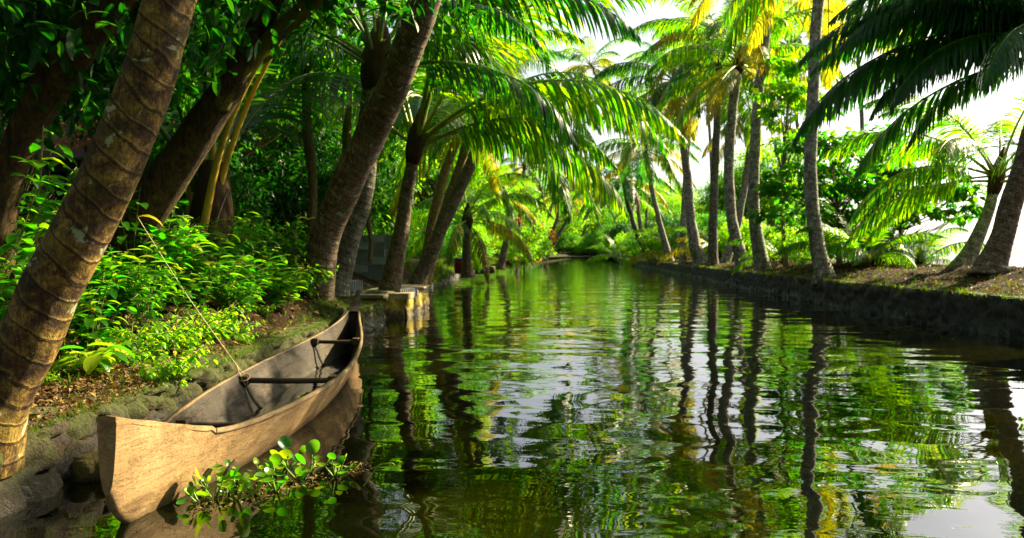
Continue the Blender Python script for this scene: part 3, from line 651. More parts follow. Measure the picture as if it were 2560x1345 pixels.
q = P(2250, 640, 23); put('tier', q.x, q.y, .75, 'smaller broad-leaved tree near the lake edge', rz=4.4)
q = P(1995, 640, 24); put('tier_b', q.x, q.y+1, 1.0, 'taller bright-leaved tree high behind the spotted palm', rz=.4)
for px, d, s, k, lb in ((2200, 21, .5, 'bush_m', 'small shrub at the foot of the young upright palm'), (2120, 23, .7, 'bush_b', 'bright shrub at the foot of the tiered tree'), (2010, 25, .7, 'bush_b', 'light shrub left of the spotted palm foot'), (1935, 32, .8, 'bush_b', 'bright shrub beside the tall grey palm foot'), (2290, 23, .55, 'bush_m', 'low shrub near the lake edge')):
    q = P(px, 650, d); put(k, q.x, q.y, s, lb, 'shrub')

def bigleaf(b, c, D, up, L, W, mat=0, droop=.5, fold=.25, n=5):
    S = D.cross(up); S = S.normalized() if S.length > 1e-3 else Vector((1, 0, 0)); q = c.copy(); V = []
    for j in range(n+1):
        t = j/n; wd = W*math.sin(math.pi*min(1, t*.93+.05))**.8*(1 if j < n else 0)
        Nn = S.cross(D); V += [q-S*wd+Nn*wd*fold, q.copy(), q+S*wd+Nn*wd*fold]
        D = (D+Vector((0, 0, -1))*droop*.3).normalized(); q = q+D*(L/n)
    b.add(V, [(3*j+k, 3*j+k+1, 3*j+k+4, 3*j+k+3) for j in range(n) for k in (0, 1)], mat)
fb = put('bush_b', *(P(1310, 640, 52).xy), 1.5, 'bush speckled with orange-red flowers at the water edge of the left bank', 'shrub')
M['flower'] = leafmat('flower_red', (.45, .06, .01), (.6, .2, .01), (.7, .1, .01), (.8, .35, .01), .4, .5, .2)
lb = MB(); rr = random.Random(9)
for i in range(420):
    d = rdir(rr); leafpatch(lb, Vector((d.x*1.5, d.y*1.5, 1.25+d.z*1.1)), rdir(rr), rdir(rr), .09, .04)
link('flowers', lb.mesh('flowers', M['flower'], False), fb)['kind'] = 'stuff'
# named left trees: rough leaning trunks
def limb_tree(label, limbs, mat, leaf, d0, crown=None, base=None, seg=20):
    p0 = P(*limbs[0][0][0]); z = hl(p0.x, p0.y); root = empty('tree', (p0.x, p0.y, z), label, 'tree'); bs = Vector((p0.x, p0.y, z)); first = True
    for pts, ws, mt in limbs:
        b = MB(); n = 40; q = cr([tuple(P(*p)-bs)+(w_/2/F*p[2]*.86,) for p, w_ in zip(pts, ws)], n); sd = len(ws)+pts[0][0]
        P3 = [Vector(v[:3]) for v in q]
        tube(b, P3, [v[3] for v in q], seg, 0, None, lambda l, a, p: 1+.16*nz(math.cos(a)*1.8, math.sin(a)*1.8, l*1.3+sd)+.07*nz(math.cos(a)*5, math.sin(a)*5, l*3)+.04*nz(math.cos(a)*9, math.sin(a)*9, l*9))
        link('trunk' if first else 'branch', b.mesh('trunk' if first else 'branch', M[mt]), root); first = False
    if crown:
        rr = random.Random(int(d0*10)); lb = MB()
        for (px, py, d, r, n) in crown:
            c = P(px, py, d)-bs
            for k in range(n):
                o = rdir(rr)*r*rr.random()**.4; l = rr.uniform(.10, .19)
                bigleaf(lb, c+o, (rdir(rr)+Vector((0, 0, -.4))).normalized(), (Vector((0, 0, 1))+rdir(rr)*.5).normalized(), l, l*.2, 0, .6, .25, 4)
        link('crown', lb.mesh('crown', M[leaf], False), root)
    return root
limb_tree('rough-barked dark trunk leaning right behind the foreground coconut trunk', [([(-20, 760, 5.6), (-8, 600, 5.6), (28, 410, 5.5), (118, 230, 5.4), (215, 90, 5.3), (300, -40, 5.2), (450, -300, 5)], [150, 100, 84, 100, 112, 120, 100], 'bark')], 'bark', 'leaf_dark', 5,
          [(250, -150, 5.2, 1.2, 1500), (60, 80, 6.2, .8, 900), (300, 60, 6.4, .7, 500), (560, -200, 6.5, 1.2, 1200), (-200, 0, 5.5, 1.3, 1000)])
limb_tree('forked rough-barked tree with a sunlit edge and a mossy branch', [([(200, 800, 7.4), (290, 620, 7.3), (400, 470, 7.2), (495, 330, 7.1), (570, 220, 7.0), (625, 110, 6.9), (690, -20, 6.8), (760, -200, 6.7)], [190, 150, 120, 100, 84, 70, 62, 50], 'bark'),
            ([(545, 270, 7.0), (590, 190, 6.95), (660, 110, 6.9), (735, 45, 6.8), (820, -30, 6.7), (980, -160, 6.5)], [60, 56, 52, 52, 48, 40], 'bark_moss')], 'bark', 'leaf_dark', 7,
          [(800, -250, 7, 1.3, 1400), (1050, -260, 7, 1.2, 1000), (600, -230, 7.5, 1.2, 900)])
limb_tree('slender straight tree with a thin upright trunk in the left wood', [([(770, 640, 13), (782, 480, 13), (770, 330, 13), (762, 160, 13), (752, -80, 13)], [34, 26, 30, 24, 18], 'bark_thin')], 'bark_thin', 'leaf_mid', 13, [(760, 60, 13, 1.0, 700), (700, 180, 13.2, .7, 500), (820, 150, 13.4, .7, 500), (730, -150, 13, 1.3, 900)], seg=10)
limb_tree('thin dim tree trunk between the slender tree and the leaning palm', [([(850, 620, 15), (862, 480, 15), (868, 320, 15), (872, 100, 15), (880, -100, 15)], [26, 24, 26, 20, 16], 'bark_thin')], 'bark_thin', 'leaf_dark', 15, [(870, 0, 15, 1.2, 800)], seg=10)
limb_tree('crooked thin stem rising in front of the stacked concrete blocks', [([(925, 655, 13.6), (927, 600, 13.6), (921, 545, 13.6), (930, 480, 13.6), (935, 380, 13.6)], [14, 12, 14, 12, 8], 'bark_thin')], 'bark_thin', 'leaf_mid', 13.6, [(935, 380, 13.6, .5, 260)], seg=8)

# ------------------------------------------------------------------ near plants
def build_plant(name, H, nst, nleaf, ll, lw, mat, seed, spread=.5, droop=.5, start=.25, yel=0, whorl=False):
    rr = random.Random(seed); root = empty(name, (0, 0, 0), 'x', 'plant'); b = MB(); lb = MB()
    for s in range(nst):
        a = s*2.4+rr.uniform(-.4, .4); sp = spread*rr.uniform(.3, 1.1); h = H*rr.uniform(.6, 1.1)
        q = cr([(0, 0, -.05), (math.cos(a)*sp*.35, math.sin(a)*sp*.35, h*.55), (math.cos(a)*sp, math.sin(a)*sp, h)], 14)
        tube(b, q, [lerp(.006, .002, i/13) for i in range(14)], 5)
        for k in range(nleaf):
            t = lerp(start, 1, (k+rr.random()*.6)/nleaf); i = min(12, int(t*13)); c = Vector(q[i]).lerp(Vector(q[i+1]), t*13-i if t < 1 else 1)
            T = (Vector(q[i+1])-Vector(q[i])).normalized(); az = k*2.4+rr.uniform(-.5, .5) if not whorl else k*1.6
            o = Vector((math.cos(az), math.sin(az), 0)); D = (o+T*rr.uniform(.2, .8)+Vector((0, 0, rr.uniform(-.1, .3)))).normalized()
            l = ll*rr.uniform(.65, 1.25)*(1 if t < .93 else .6); bigleaf(lb, c, D, (Vector((0, 0, 1))+rdir(rr)*.35).normalized(), l, l*lw*.5, 1 if rr.random() < yel else 0, droop*rr.uniform(.5, 1.6))
    link('stems', b.mesh('stems', M['twig']), root); link('foliage', lb.mesh('foliage', [M[mat], M['leaf_yellow']]), root)
    return root
PP = {}
PP['broad'] = build_plant('shrub', .75, 9, 11, .19, .44, 'leaf_gloss', 1, .45, .55, .25, .08)
PP['broad2'] = build_plant('shrub', .95, 8, 13, .20, .38, 'leaf_mid', 2, .55, .7, .2, .05)
PP['narrow'] = build_plant('shrub', .7, 12, 17, .15, .24, 'leaf_mid', 3, .4, .8, .2, .05)
PP['fine'] = build_plant('herb', .24, 15, 11, .078, .42, 'leaf_bright', 4, .36, 1.0, .08, .06)
PP['low'] = build_plant('herb', .20, 6, 6, .19, .50, 'leaf_gloss', 5, .22, .8, .2, .45)
PP['dark'] = build_plant('shrub', 1.1, 10, 16, .17, .30, 'leaf_dark', 6, .55, .8, .15)
pused = set()
def plant(k, px, py, d, s, label, cat='plant', group=None, rz=None, z=None):
    o = PP[k] if k not in pused else copy_tree(PP[k]); pused.add(k)
    if z is None:
        d = 2.6
        while d < 16:
            p = P(px, py, d)
            if p.z <= (hl(p.x, p.y) if p.x < xl(p.y) else -1): break
            d += .05
    p = P(px, py, d); zz = hl(p.x, p.y) if z is None else z
    o.location = (p.x, p.y, zz); o.scale = (s, s, s); o.rotation_euler = (0, 0, R.uniform(0, 6.28) if rz is None else rz)
    o['label'] = label; o['category'] = cat
    if group: o['group'] = group
for a in [
 ('low', 215, 940, 3.9, 1.0, 'low plant with yellow-green drooping leaves right of the foreground trunk base'),
 ('low', 270, 900, 4.1, .9, 'small broad-leaved plant just behind the yellow-green one by the trunk base'),
 ('broad', 400, 760, 5.6, 1.1, 'glossy broad-leaved shrub where the rope is tied'),
 ('broad2', 330, 760, 6.0, 1.15, 'tall glossy shrub touching the right side of the foreground trunk'),
 ('broad', 470, 760, 6.3, 1.0, 'glossy shrub under the pale dead stalk'),
 ('broad2', 400, 720, 7.0, 1.2, 'leafy shrub at the foot of the forked tree'),
 ('narrow', 520, 730, 7.4, 1.2, 'narrow-leaved shrub right of the dead stalk'),
 ('narrow', 590, 740, 7.6, 1.1, 'narrow-leaved green shrub in the middle of the bank'),
 ('broad', 640, 770, 7.4, .9, 'shrub with wide hanging leaves above the bare soil slope'),
 ('narrow', 660, 720, 9.0, 1.3, 'bushy green shrub left of the leaning mottled trunk'),
 ('narrow', 730, 710, 9.6, 1.3, 'leafy shrub touching the foot of the leaning mottled trunk'),
 ('fine', 770, 740, 9.3, 1.6, 'small-leaved herb clump at the foot of the mottled trunk'),
 ('narrow', 620, 690, 10.5, 1.4, 'tall narrow-leaved shrub at the back of the bank'),
 ('broad2', 560, 690, 9.5, 1.2, 'large-leaved shrub in the dim back of the bank'),
 ('broad', 300, 820, 4.9, .9, 'glossy shrub low against the foreground trunk'),
 ('narrow', 360, 850, 5.0, .8, 'narrow-leaved plant above the leaf litter'),
 ('fine', 440, 880, 5.0, 1.1, 'bright small-leaved creeper patch in the middle of the near bank'),
 ('fine', 500, 860, 5.2, 1.1, 'bright small-leaved creeper patch beside the rope'),
 ('fine', 390, 900, 4.7, 1.0, 'bright creeper patch above the dry leaves'),
 ('fine', 440, 960, 4.4, .9, 'creeper spilling over the wall edge behind the canoe'),
 ('fine', 400, 1000, 4.15, .7, 'creeper strand hanging over the mossy wall near the bow'),
 ('fine', 540, 830, 5.8, 1.1, 'small-leaved creeper behind the rope'),
 ('fine', 330, 880, 4.6, .9, 'small-leaved creeper near the foreground trunk'),
 ('low', 530, 850, 5.3, .7, 'single upright broad-leaved seedling beside the rope'),
 ('broad2', 60, 900, 3.9, 1.0, 'dark glossy shrub behind the foreground trunk at the left edge'),
 ('broad2', -30, 900, 3.3, 1.05, 'sunlit broad-leaved shrub at the very left edge'),
 ('broad', 20, 820, 4.4, 1.4, 'tall glossy shrub at the left edge below the red roof'),
 ('broad2', 90, 800, 5.0, 1.5, 'high leafy shrub in front of the red roofed house'),
 ('dark', 10, 760, 5.2, 1.7, 'tall dark shrub at the left edge'),
 ('dark', 140, 740, 6.4, .9, 'dark shrub between the rough trunk and the coconut trunk'),
 ('dark', 440, 700, 9.0, 1.2, 'dark shrub under the forked tree'),
]: plant(*a)
rr = random.Random(77)
for i in range(46):
    y = 4.6+6.6*rr.random(); s_ = rr.uniform(.75, 3.0); x = xl(y)-s_; k = rr.choice(['broad', 'broad', 'broad2', 'broad2', 'narrow', 'dark', 'low', 'fine'])
    if k == 'dark' and s_ < 1.6: k = 'narrow'
    o = copy_tree(PP[k]); o.location = (x, y, hl(x, y)); q_ = rr.uniform(.6, 1.1)*(.8 if s_ < 1.3 else 1.1); o.scale = (q_,)*3; o.rotation_euler = (0, 0, rr.uniform(0, 6.28))
    tag(o, 'green plant growing in the thicket between the left bank trunks and the canoe', 'plant', 'thicket plants on the near left bank')
for i in range(10):
    y = 4.2+5*rr.random(); x = xl(y)-rr.uniform(.12, .8); o = copy_tree(PP['fine']); o.location = (x, y, hl(x, y)); q_ = rr.uniform(.35, .8); o.scale = (q_,)*3; o.rotation_euler = (0, 0, rr.uniform(0, 6.28))
    tag(o, 'small creeping herb on the mossy ledge along the canoe', 'plant', 'creeping herbs on the near left bank')
for i in range(30):
    y = 4.9+5.4*rr.random(); x = xl(y)-rr.uniform(.42, 1.5); o = copy_tree(PP[rr.choice(['broad', 'broad2', 'broad', 'narrow'])]); o.location = (x, y, hl(x, y)); q_ = rr.uniform(.55, .95); o.scale = (q_*1.1, q_*1.1, q_*.8); o.rotation_euler = (0, 0, rr.uniform(0, 6.28))
    tag(o, 'green plant growing in the thicket between the left bank trunks and the canoe', 'plant', 'thicket plants on the near left bank')
# sapling with drooping leaves near the upper left
sp = P(35, 620, 4.3); PPs = build_plant('sapling', 1.35, 4, 12, .16, .40, 'leaf_gloss', 15, .32, .6, .55)
PPs.scale = (1.15,)*3; PPs.rotation_euler = (0, .2, 0); PPs.location = (sp.x, sp.y, hl(sp.x, sp.y)); PPs['label'] = 'slender sapling with curved bright leaves between the left trunks'; PPs['category'] = 'plant'

# leaf litter, grass and moss tufts (uncountable)
rr = random.Random(5); lb = MB()
for i in range(5200):
    y = rr.uniform(2.6, 12.5)**1; y = 2.6+(y-2.6)*rr.random()**.5; s = rr.uniform(.12, 2.6)*rr.random()**.5; x = xl(y)-s; z = hl(x, y)+.012
    l = rr.uniform(.02, .085)*(1 if rr.random() < .9 else 1.5); D = rdir(rr); D.z *= .3; D.normalize()
    leafpatch(lb, Vector((x, y, z+.01*rr.random())), D, (Vector((0, 0, 1))+rdir(rr)*.45).normalized(), l, l*.28, 0, .3)
for i in range(4200):
    y = rr.uniform(2.6, 5.4); s = rr.uniform(-.04, 1.1)*rr.random()**.5; x = xl(y)-s; z = hl(x, y)+.012
    l = rr.uniform(.015, .06); D = rdir(rr); D.z *= .4; D.normalize()
    leafpatch(lb, Vector((x, y, z+.03*rr.random())), D, (Vector((0, 0, 1))+rdir(rr)*.8).normalized(), l, l*rr.uniform(.08, .3), 0, .3)
tag(link('leaf_litter', lb.mesh('leaf_litter', M['litter'], False)), 'dry brown and yellow leaves strewn over the left bank soil', 'leaf litter', kind='stuff')
lb = MB()
for i in range(15000):
    y = 9+44*rr.random()**1.6; s = rr.uniform(0, 4.5)*rr.random()**.4; x = xr(y)+s; z = hr(x, y)
    if rr.random() < .62:
        l = rr.uniform(.05, .16); D = rdir(rr); D.z *= .4; D.normalize(); leafpatch(lb, Vector((x, y, z+.015)), D, (Vector((0, 0, 1))+rdir(rr)*.6).normalized(), l, l*.12, 0, .3)
tag(link('leaf_litter', lb.mesh('leaf_litter', M['litter'], False)), 'dry straw and fallen leaflets on the right bank path', 'leaf litter', kind='stuff')
lb = MB()
def tuft(x, y, z, n, h, r):
    for k in range(n):
        a = rr.uniform(0, 6.28); c = Vector((x+rr.uniform(-r, r), y+rr.uniform(-r, r), z-.01)); tp = c+Vector((math.cos(a)*h*.5, math.sin(a)*h*.5, h*rr.uniform(.5, 1.1))); w_ = Vector((-math.sin(a), math.cos(a), 0))*h*.05
        lb.add([c-w_, c+w_, tp.lerp(c, .45)+w_+Vector((0, 0, .06*h)), tp, tp.lerp(c, .45)-w_+Vector((0, 0, .06*h))], [(0, 1, 2, 3, 4)])
for i in range(1900):
    y = 2.8+10*rr.random()**1.2; x = xl(y)-rr.random()**2*.35+.03; tuft(x, y, hl(x, y)+.02, 6, rr.uniform(.015, .04), .02)
for i in range(1300):
    y = 9+60*rr.random()**1.5; s = rr.random()**3.2*3.0; x = xr(y)+s; tuft(x, y, hr(x, y), 7, rr.uniform(.03, .12), .08)
for i in range(500):
    y = 3+12*rr.random(); x = xl(y)-.2-rr.random()*2.5; tuft(x, y, hl(x, y), 6, rr.uniform(.04, .12), .04)
for i in range(900):
    y = 26+60*rr.random(); x = xl(y)-rr.random()*1.2+.15; tuft(x, y, max(.02, hl(x, y)-.25*rr.random()), 9, rr.uniform(.15, .4), .2)
tag(link('grass', lb.mesh('grass', M['grass'], False)), 'short grass and moss tufts along both canal banks', 'grass', kind='stuff')

# ------------------------------------------------------------------ canoe
def build_canoe():
    X0, Y0 = -1.79, 3.26
    # stations: y, centre x, half beam at rim, half beam at water, rim z, keel z
    S = [(3.27, -1.800, .044, .036, .500, .17), (3.33, -1.798, .058, .042, .482, .06), (3.42, -1.793, .078, .050, .452, -.02), (3.55, -1.786, .098, .060, .412, -.06), (3.72, -1.775, .128, .088, .362, -.09), (3.90, -1.766, .168, .12, .312, -.10),
         (4.2, -1.755, .240, .170, .282, -.11), (4.7, -1.760, .330, .230, .274, -.12), (5.3, -1.775, .400, .280, .272, -.12), (6.0, -1.800, .430, .30, .272, -.12),
         (6.8, -1.850, .41, .285, .274, -.12), (7.6, -1.910, .355, .24, .284, -.11), (8.3, -1.965, .285, .18, .305, -.10), (8.9, -2.015, .205, .125, .345, -.08),
         (9.4, -2.060, .130, .070, .410, -.04), (9.8, -2.10, .080, .045, .490, .05), (10.1, -2.13, .052, .03, .575, .20), (10.32, -2.155, .034, .022, .67, .42), (10.42, -2.165, .018, .014, .73, .60)]
    n = 150; q = cr(S, n)
    for r in q:
        if r[0] < 3.93: r[4] += .02
    root = empty('canoe', (-1.8, 6, 0), 'old wooden dugout canoe moored along the left bank', 'canoe'); O = Vector((-1.8, 6, 0))
    y_in0, y_in1 = 3.92, 9.75; nb = 11
    def prof(row, k, sgn, inset=0):
        y, cx, hb, hw, rz, kz = row; t = k/(nb-1)          # 0 keel -> 1 rim
        hb = max(.004, hb-inset); hw = max(.003, hw-inset)
        z = lerp(kz+inset*1.2, rz, t**1.5 if k else 0)
        wl = hw*1.02; f = t**.55
        x = lerp(0, wl, min(1, f*1.18)) if f*1.18 < 1 else wl+(hb-wl)*((f-1/1.18)/(1-1/1.18))
        x = lerp(x, hb*math.sin(t*math.pi/2)**.62, .55)
        return Vector((cx+sgn*x, y, z))-O
    b = MB(); V = []
    m = 2*nb-1
    for i, r in enumerate(q):
        for k in range(nb-1, 0, -1): V.append(prof(r, k, -1))
        for k in range(nb): V.append(prof(r, k, 1))
    for i, v in enumerate(V):
        wv = v+O; v.x += .006*nz(wv.y*3, wv.z*6)+.003*nz(wv.y*14, wv.z*18, 3); v.z += .004*nz(wv.y*4, 3)
    b.add(V, [(i*m+k, i*m+k+1, (i+1)*m+k+1, (i+1)*m+k) for i in range(n-1) for k in range(m-1)])
    # blunt stem face with slight ragged edge
    c = (prof(q[0], nb-1, -1)+prof(q[0], nb-1, 1))/2
    b.add([V[k].copy() for k in range(m)], [tuple(range(m))])
    b.add([V[(n-1)*m+k].copy() for k in range(m)], [tuple(range(m-1, -1, -1))])
    link('hull', b.mesh('hull', M['hull']), root)
    # solid bow deck and stern deck + gunwale + inner skin
    ins = .028
    rows_in = [i for i in range(n) if y_in0 <= q[i][0] <= y_in1]
    b = MB(); V = []
    for i in rows_in:
        r = q[i].copy(); r[4] -= .0
        for k in range(nb-1, 0, -1): V.append(prof(r, k, -1, ins))
        for k in range(nb): V.append(prof(r, k, 1, ins))
    for v in V: wv = v+O; v.z += .004*nz(wv.y*5, wv.x*9)
    L = len(rows_in); b.add(V, [(i*m+k, (i+1)*m+k, (i+1)*m+k+1, i*m+k+1) for i in range(L-1) for k in range(m-1)])
    b.add([V[k].copy() for k in range(m)], [tuple(range(m-1, -1, -1))]); b.add([V[(L-1)*m+k].copy() for k in range(m)], [tuple(range(m))])
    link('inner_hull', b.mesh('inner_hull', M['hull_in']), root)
    b = MB()
    for sgn in (-1, 1):
        V = []
        for i in rows_in:
            o = prof(q[i], nb-1, sgn); a = prof(q[i], nb-1, sgn, ins); d = Vector((0, 0, .006+.004*nz(q[i][0]*6, sgn)))
            o.x += sgn*.004; V += [o-Vector((0, 0, .018)), o+d, a+d, a-Vector((0, 0, .012))]
        b.add(V, [(i*4+k, i*4+k+1, i*4+5+k, i*4+4+k) if sgn < 0 else (i*4+k+1, i*4+k, i*4+4+k, i*4+5+k) for i in range(L-1) for k in range(3)])
    link('gunwale', b.mesh('gunwale', M['rim']), root)
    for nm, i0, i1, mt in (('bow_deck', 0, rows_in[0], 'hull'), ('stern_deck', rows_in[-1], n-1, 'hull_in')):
        b = MB(); V = []
        for i in range(i0, i1+1):
            l, r = prof(q[i], nb-1, -1), prof(q[i], nb-1, 1); up = Vector((0, 0, .004+.006*nz(q[i][0]*7)))
            if i in (0, n-1): e_ = Vector((0, -.005 if i == 0 else .005, 0)); l, r = l+e_, r+e_
            V += [l-Vector((0, 0, .02)), l+up, (l+r)/2+up+Vector((0, 0, .006)), r+up, r-Vector((0, 0, .02))]
        k_ = i1-i0
        Fc = [(i*5+k+1, i*5+k, i*5+5+k, i*5+6+k) for i in range(k_) for k in range(4)]+[(0, 1, 2, 3, 4), tuple(k_*5+j for j in (4, 3, 2, 1, 0))]
        b.add(V, Fc); link(nm, b.mesh(nm, M[mt], False), root)
    # thwarts: bar with blocks at the sides
    def at(y):
        r = min(q, key=lambda r: abs(r[0]-y)); return r
    for y, dz, hh in ((4.42, .055, .022), (5.95, .045, .024), (8.2, .03, .022)):
        r = at(y); b = MB(); hw = r[2]-ins-.01; z = r[4]-dz
        def box(x0, x1, y0, y1, z0, z1):
            v = [Vector((x, yy, zz))-O for x in (x0, x1) for yy in (y0, y1) for zz in (z0, z1)]
            b.add(v, [(0, 1, 3, 2), (4, 6, 7, 5), (0, 4, 5, 1), (2, 3, 7, 6), (0, 2, 6, 4), (1, 5, 7, 3)])
        q2 = [Vector((lerp(r[1]-hw, r[1]+hw, t/8), y+.008*nz(t, y), z-.006*math.sin(math.pi*t/8)))-O for t in range(9)]
        tube(b, q2, [hh]*9, 8)
        for sg in (-1, 1):
            x = r[1]+sg*(hw-.035); box(x-.035, x+.035, y-.05, y+.05, z-.035, z+.038)
        o = link('thwart', b.mesh('thwart', M['thwart'], False), root)
        md = o.modifiers.new('bevel', 'BEVEL'); md.width = .006; md.segments = 2
        # carved rib under the thwart
        rb = MB(); V = []
        for dy, ii in ((-.03, .0), (-.022, .02), (.022, .02), (.03, .0)):
            rw = at(y).copy(); rw[0] = y+dy+.02
            V += [prof(rw, k, -1, ins+ii-.002) for k in range(nb-2, 0, -1)]+[prof(rw, k, 1, ins+ii-.002) for k in range(nb-1)]
        mm = 2*(nb-1)-1
        rb.add(V, [(i*mm+k, (i+1)*mm+k, (i+1)*mm+k+1, i*mm+k+1) for i in range(3) for k in range(mm-1)])
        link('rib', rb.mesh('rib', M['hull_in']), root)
    return root
build_canoe()
# mooring rope
M['rope'] = plain('rope_fibre', (.42, .33, .18), .8, 60, .3, 120, .002)
b = MB(); a = P(345, 545, 6.9); c = Vector((-2.15, 5.93, .28)); mid = a.lerp(c, .55)+Vector((0, 0, -.05))
q = cr([tuple(a), tuple(a.lerp(c, .3)+Vector((0, 0, -.035))), tuple(mid), tuple(c+Vector((-.08, .05, .06))), tuple(c)], 60)
tube(b, [Vector(v)+Vector((0, 0, .003*nz(i*.7))) for i, v in enumerate(q)], [.004]*60, 6)
lp = [c+Vector((.04*math.sin(t)-.0, .045*math.cos(t)-.0, .02*math.cos(t)-.03)) for t in np.linspace(0, 6.6, 24)]; tube(b, lp, [.004]*24, 6)
tube(b, cr([tuple(c+Vector((-.08, .05, .06))), tuple(c+Vector((-.03, -.02, .0))), tuple(c+Vector((.02, -.03, -.09)))], 12), [.004]*12, 6)
tag(link('mooring_rope', b.mesh('mooring_rope', M['rope'])), 'thin pale rope tying the canoe to the shrub on the bank', 'rope')

# ------------------------------------------------------------------ water hyacinth
def hyacinth(seed):
    rr = random.Random(seed); root = empty('water_hyacinth', (0, 0, 0), 'x', 'plant'); st = MB(); lf = MB()
    for k in range(rr.randint(6, 10)):
        a = rr.uniform(0, 6.28); h = rr.uniform(.02, .12); sp = rr.uniform(.04, .13)
        q = cr([(0, 0, -.02), (math.cos(a)*sp*.6, math.sin(a)*sp*.6, h*.45), (math.cos(a)*sp, math.sin(a)*sp, h)], 9)
        tube(st, q, [.004+.004*math.sin(math.pi*min(1, i/6)) if i < 6 else .003 for i in range(9)], 7)
        c = Vector(q[-1]); D = Vector((math.cos(a)*.6, math.sin(a)*.6, rr.uniform(-.1, 1.3))).normalized(); r = rr.uniform(.016, .05); S = D.cross(Vector((0, 0, 1))).normalized(); Nn = S.cross(D)
        V = [c]; 
        for ring in (.55, 1):
            for j in range(14):
                t = 2*math.pi*j/14; rad = r*ring*(1-.14*math.cos(t)); V.append(c+D*(r*.9+rad*math.cos(t+math.pi))+S*(rad*math.sin(t))+Nn*(rr.uniform(.30, .34)*r*ring**2+.10*r*math.sin(2*t+k)*ring))
        V[0] = c+D*r*.9
        Fc = [(0, 1+j, 1+(j+1) % 14) for j in range(14)]+[(1+j, 15+j, 15+(j+1) % 14, 1+(j+1) % 14) for j in range(14)]
        lf.add(V, Fc)
    link('stalks', st.mesh('stalks', M['hy_stalk']), root); link('leaves', lf.mesh('leaves', M['hyacinth']), root)
    return root
HY = [hyacinth(i) for i in range(5)]; hu = set()
hl_ = [(500, 1262, 'at the bow end of the floating clump'), (535, 1248, 'second from the bow in the floating clump'), (570, 1235, 'against the canoe hull beside the broken twig'), (600, 1215, 'with the tallest round leaf of the clump'),
       (632, 1240, 'on the open water side of the clump'), (655, 1205, 'in the middle of the floating clump'), (690, 1190, 'with cupped leaves next to the hull'), (720, 1170, 'with a folded leaf catching the sun'),
       (745, 1200, 'lowest in the right half of the clump'), (690, 1232, 'trailing below the middle of the clump'), (838, 1195, 'standing apart with one raised leaf under the small red bloom'), (590, 1255, 'lowest in the left half of the clump'), (775, 1185, 'at the right end of the main clump')]
for i, (px, py, wh) in enumerate(hl_):
    o = HY[i % 5] if i % 5 not in hu else copy_tree(HY[i % 5]); hu.add(i % 5)
    d = CAMH*F/(py-HOR)/1.0; p = P(px, py, d); o.location = (p.x, p.y, 0); s = R.uniform(.65, .9)*(1.25 if i in (3, 10) else 1); o.scale = (s,)*3; o.rotation_euler = (0, 0, R.uniform(0, 6.28))
    tag(o, 'green water hyacinth '+wh, 'plant', 'water hyacinths beside the canoe')
lb = MB()
for i in range(420):
    t = R.random(); px = 490+430*t+R.uniform(-25, 25); py = 1268-100*t+R.uniform(-14, 22); p = P(px, py, CAMH*F/(py-HOR)); l = R.uniform(.01, .04)
    D = rdir(R); D.z *= .2; D.normalize(); leafpatch(lb, Vector((p.x, p.y, .006+.01*R.random())), D, (Vector((0, 0, 1))+rdir(R)*.3).normalized(), l, l*.2, 0, .1)
tag(link('floating_debris', lb.mesh('floating_debris', M['litter'], False)), 'brown bits of leaf and root floating round the hyacinths', 'debris', kind='stuff')
lb = MB()
for i in range(110):
    y = 3.2+20*R.random()**1.3; x = xl(y)+.1+(R.random()**1.8)*(xr(y)-xl(y)-.3)
    if abs(x+1.85) < .5 and y < 10.6: continue
    D = rdir(R); D.z = 0; D.normalize(); l = R.uniform(.015, .05); leafpatch(lb, Vector((x, y, .004)), D, (Vector((0, 0, 1))+rdir(R)*.12).normalized(), l, l*.24, 0, .05)
tag(link('floating_leaves', lb.mesh('floating_leaves', M['litter'], False)), 'small fallen leaves scattered on the canal water', 'leaf litter', kind='stuff')
b = MB(); q = cr([tuple(P(905, 1220, 3.95)), tuple(P(925, 1195, 3.95)), tuple(P(945, 1165, 3.95)), tuple(P(975, 1158, 3.95))], 16); q[0][2] = -.01
tube(b, q, [.004]*16, 5); bigleaf(b, Vector(q[-1]), Vector((1, 0, .1)).normalized(), Vector((0, 0, 1)), .03, .008)
tag(link('plant_tendril', b.mesh('plant_tendril', M['petiole'])), 'single curved green tendril rising right of the floating clump', 'plant')
b = MB(); q = cr([tuple(P(548, 1215, 3.85)), tuple(P(565, 1180, 3.85)), tuple(P(590, 1150, 3.9))], 12); tube(b, q, [lerp(.007, .012, i/11) for i in range(12)], 6)
tag(link('broken_twig', b.mesh('broken_twig', M['thwart'])), 'short dark broken twig leaning on the canoe hull', 'twig')

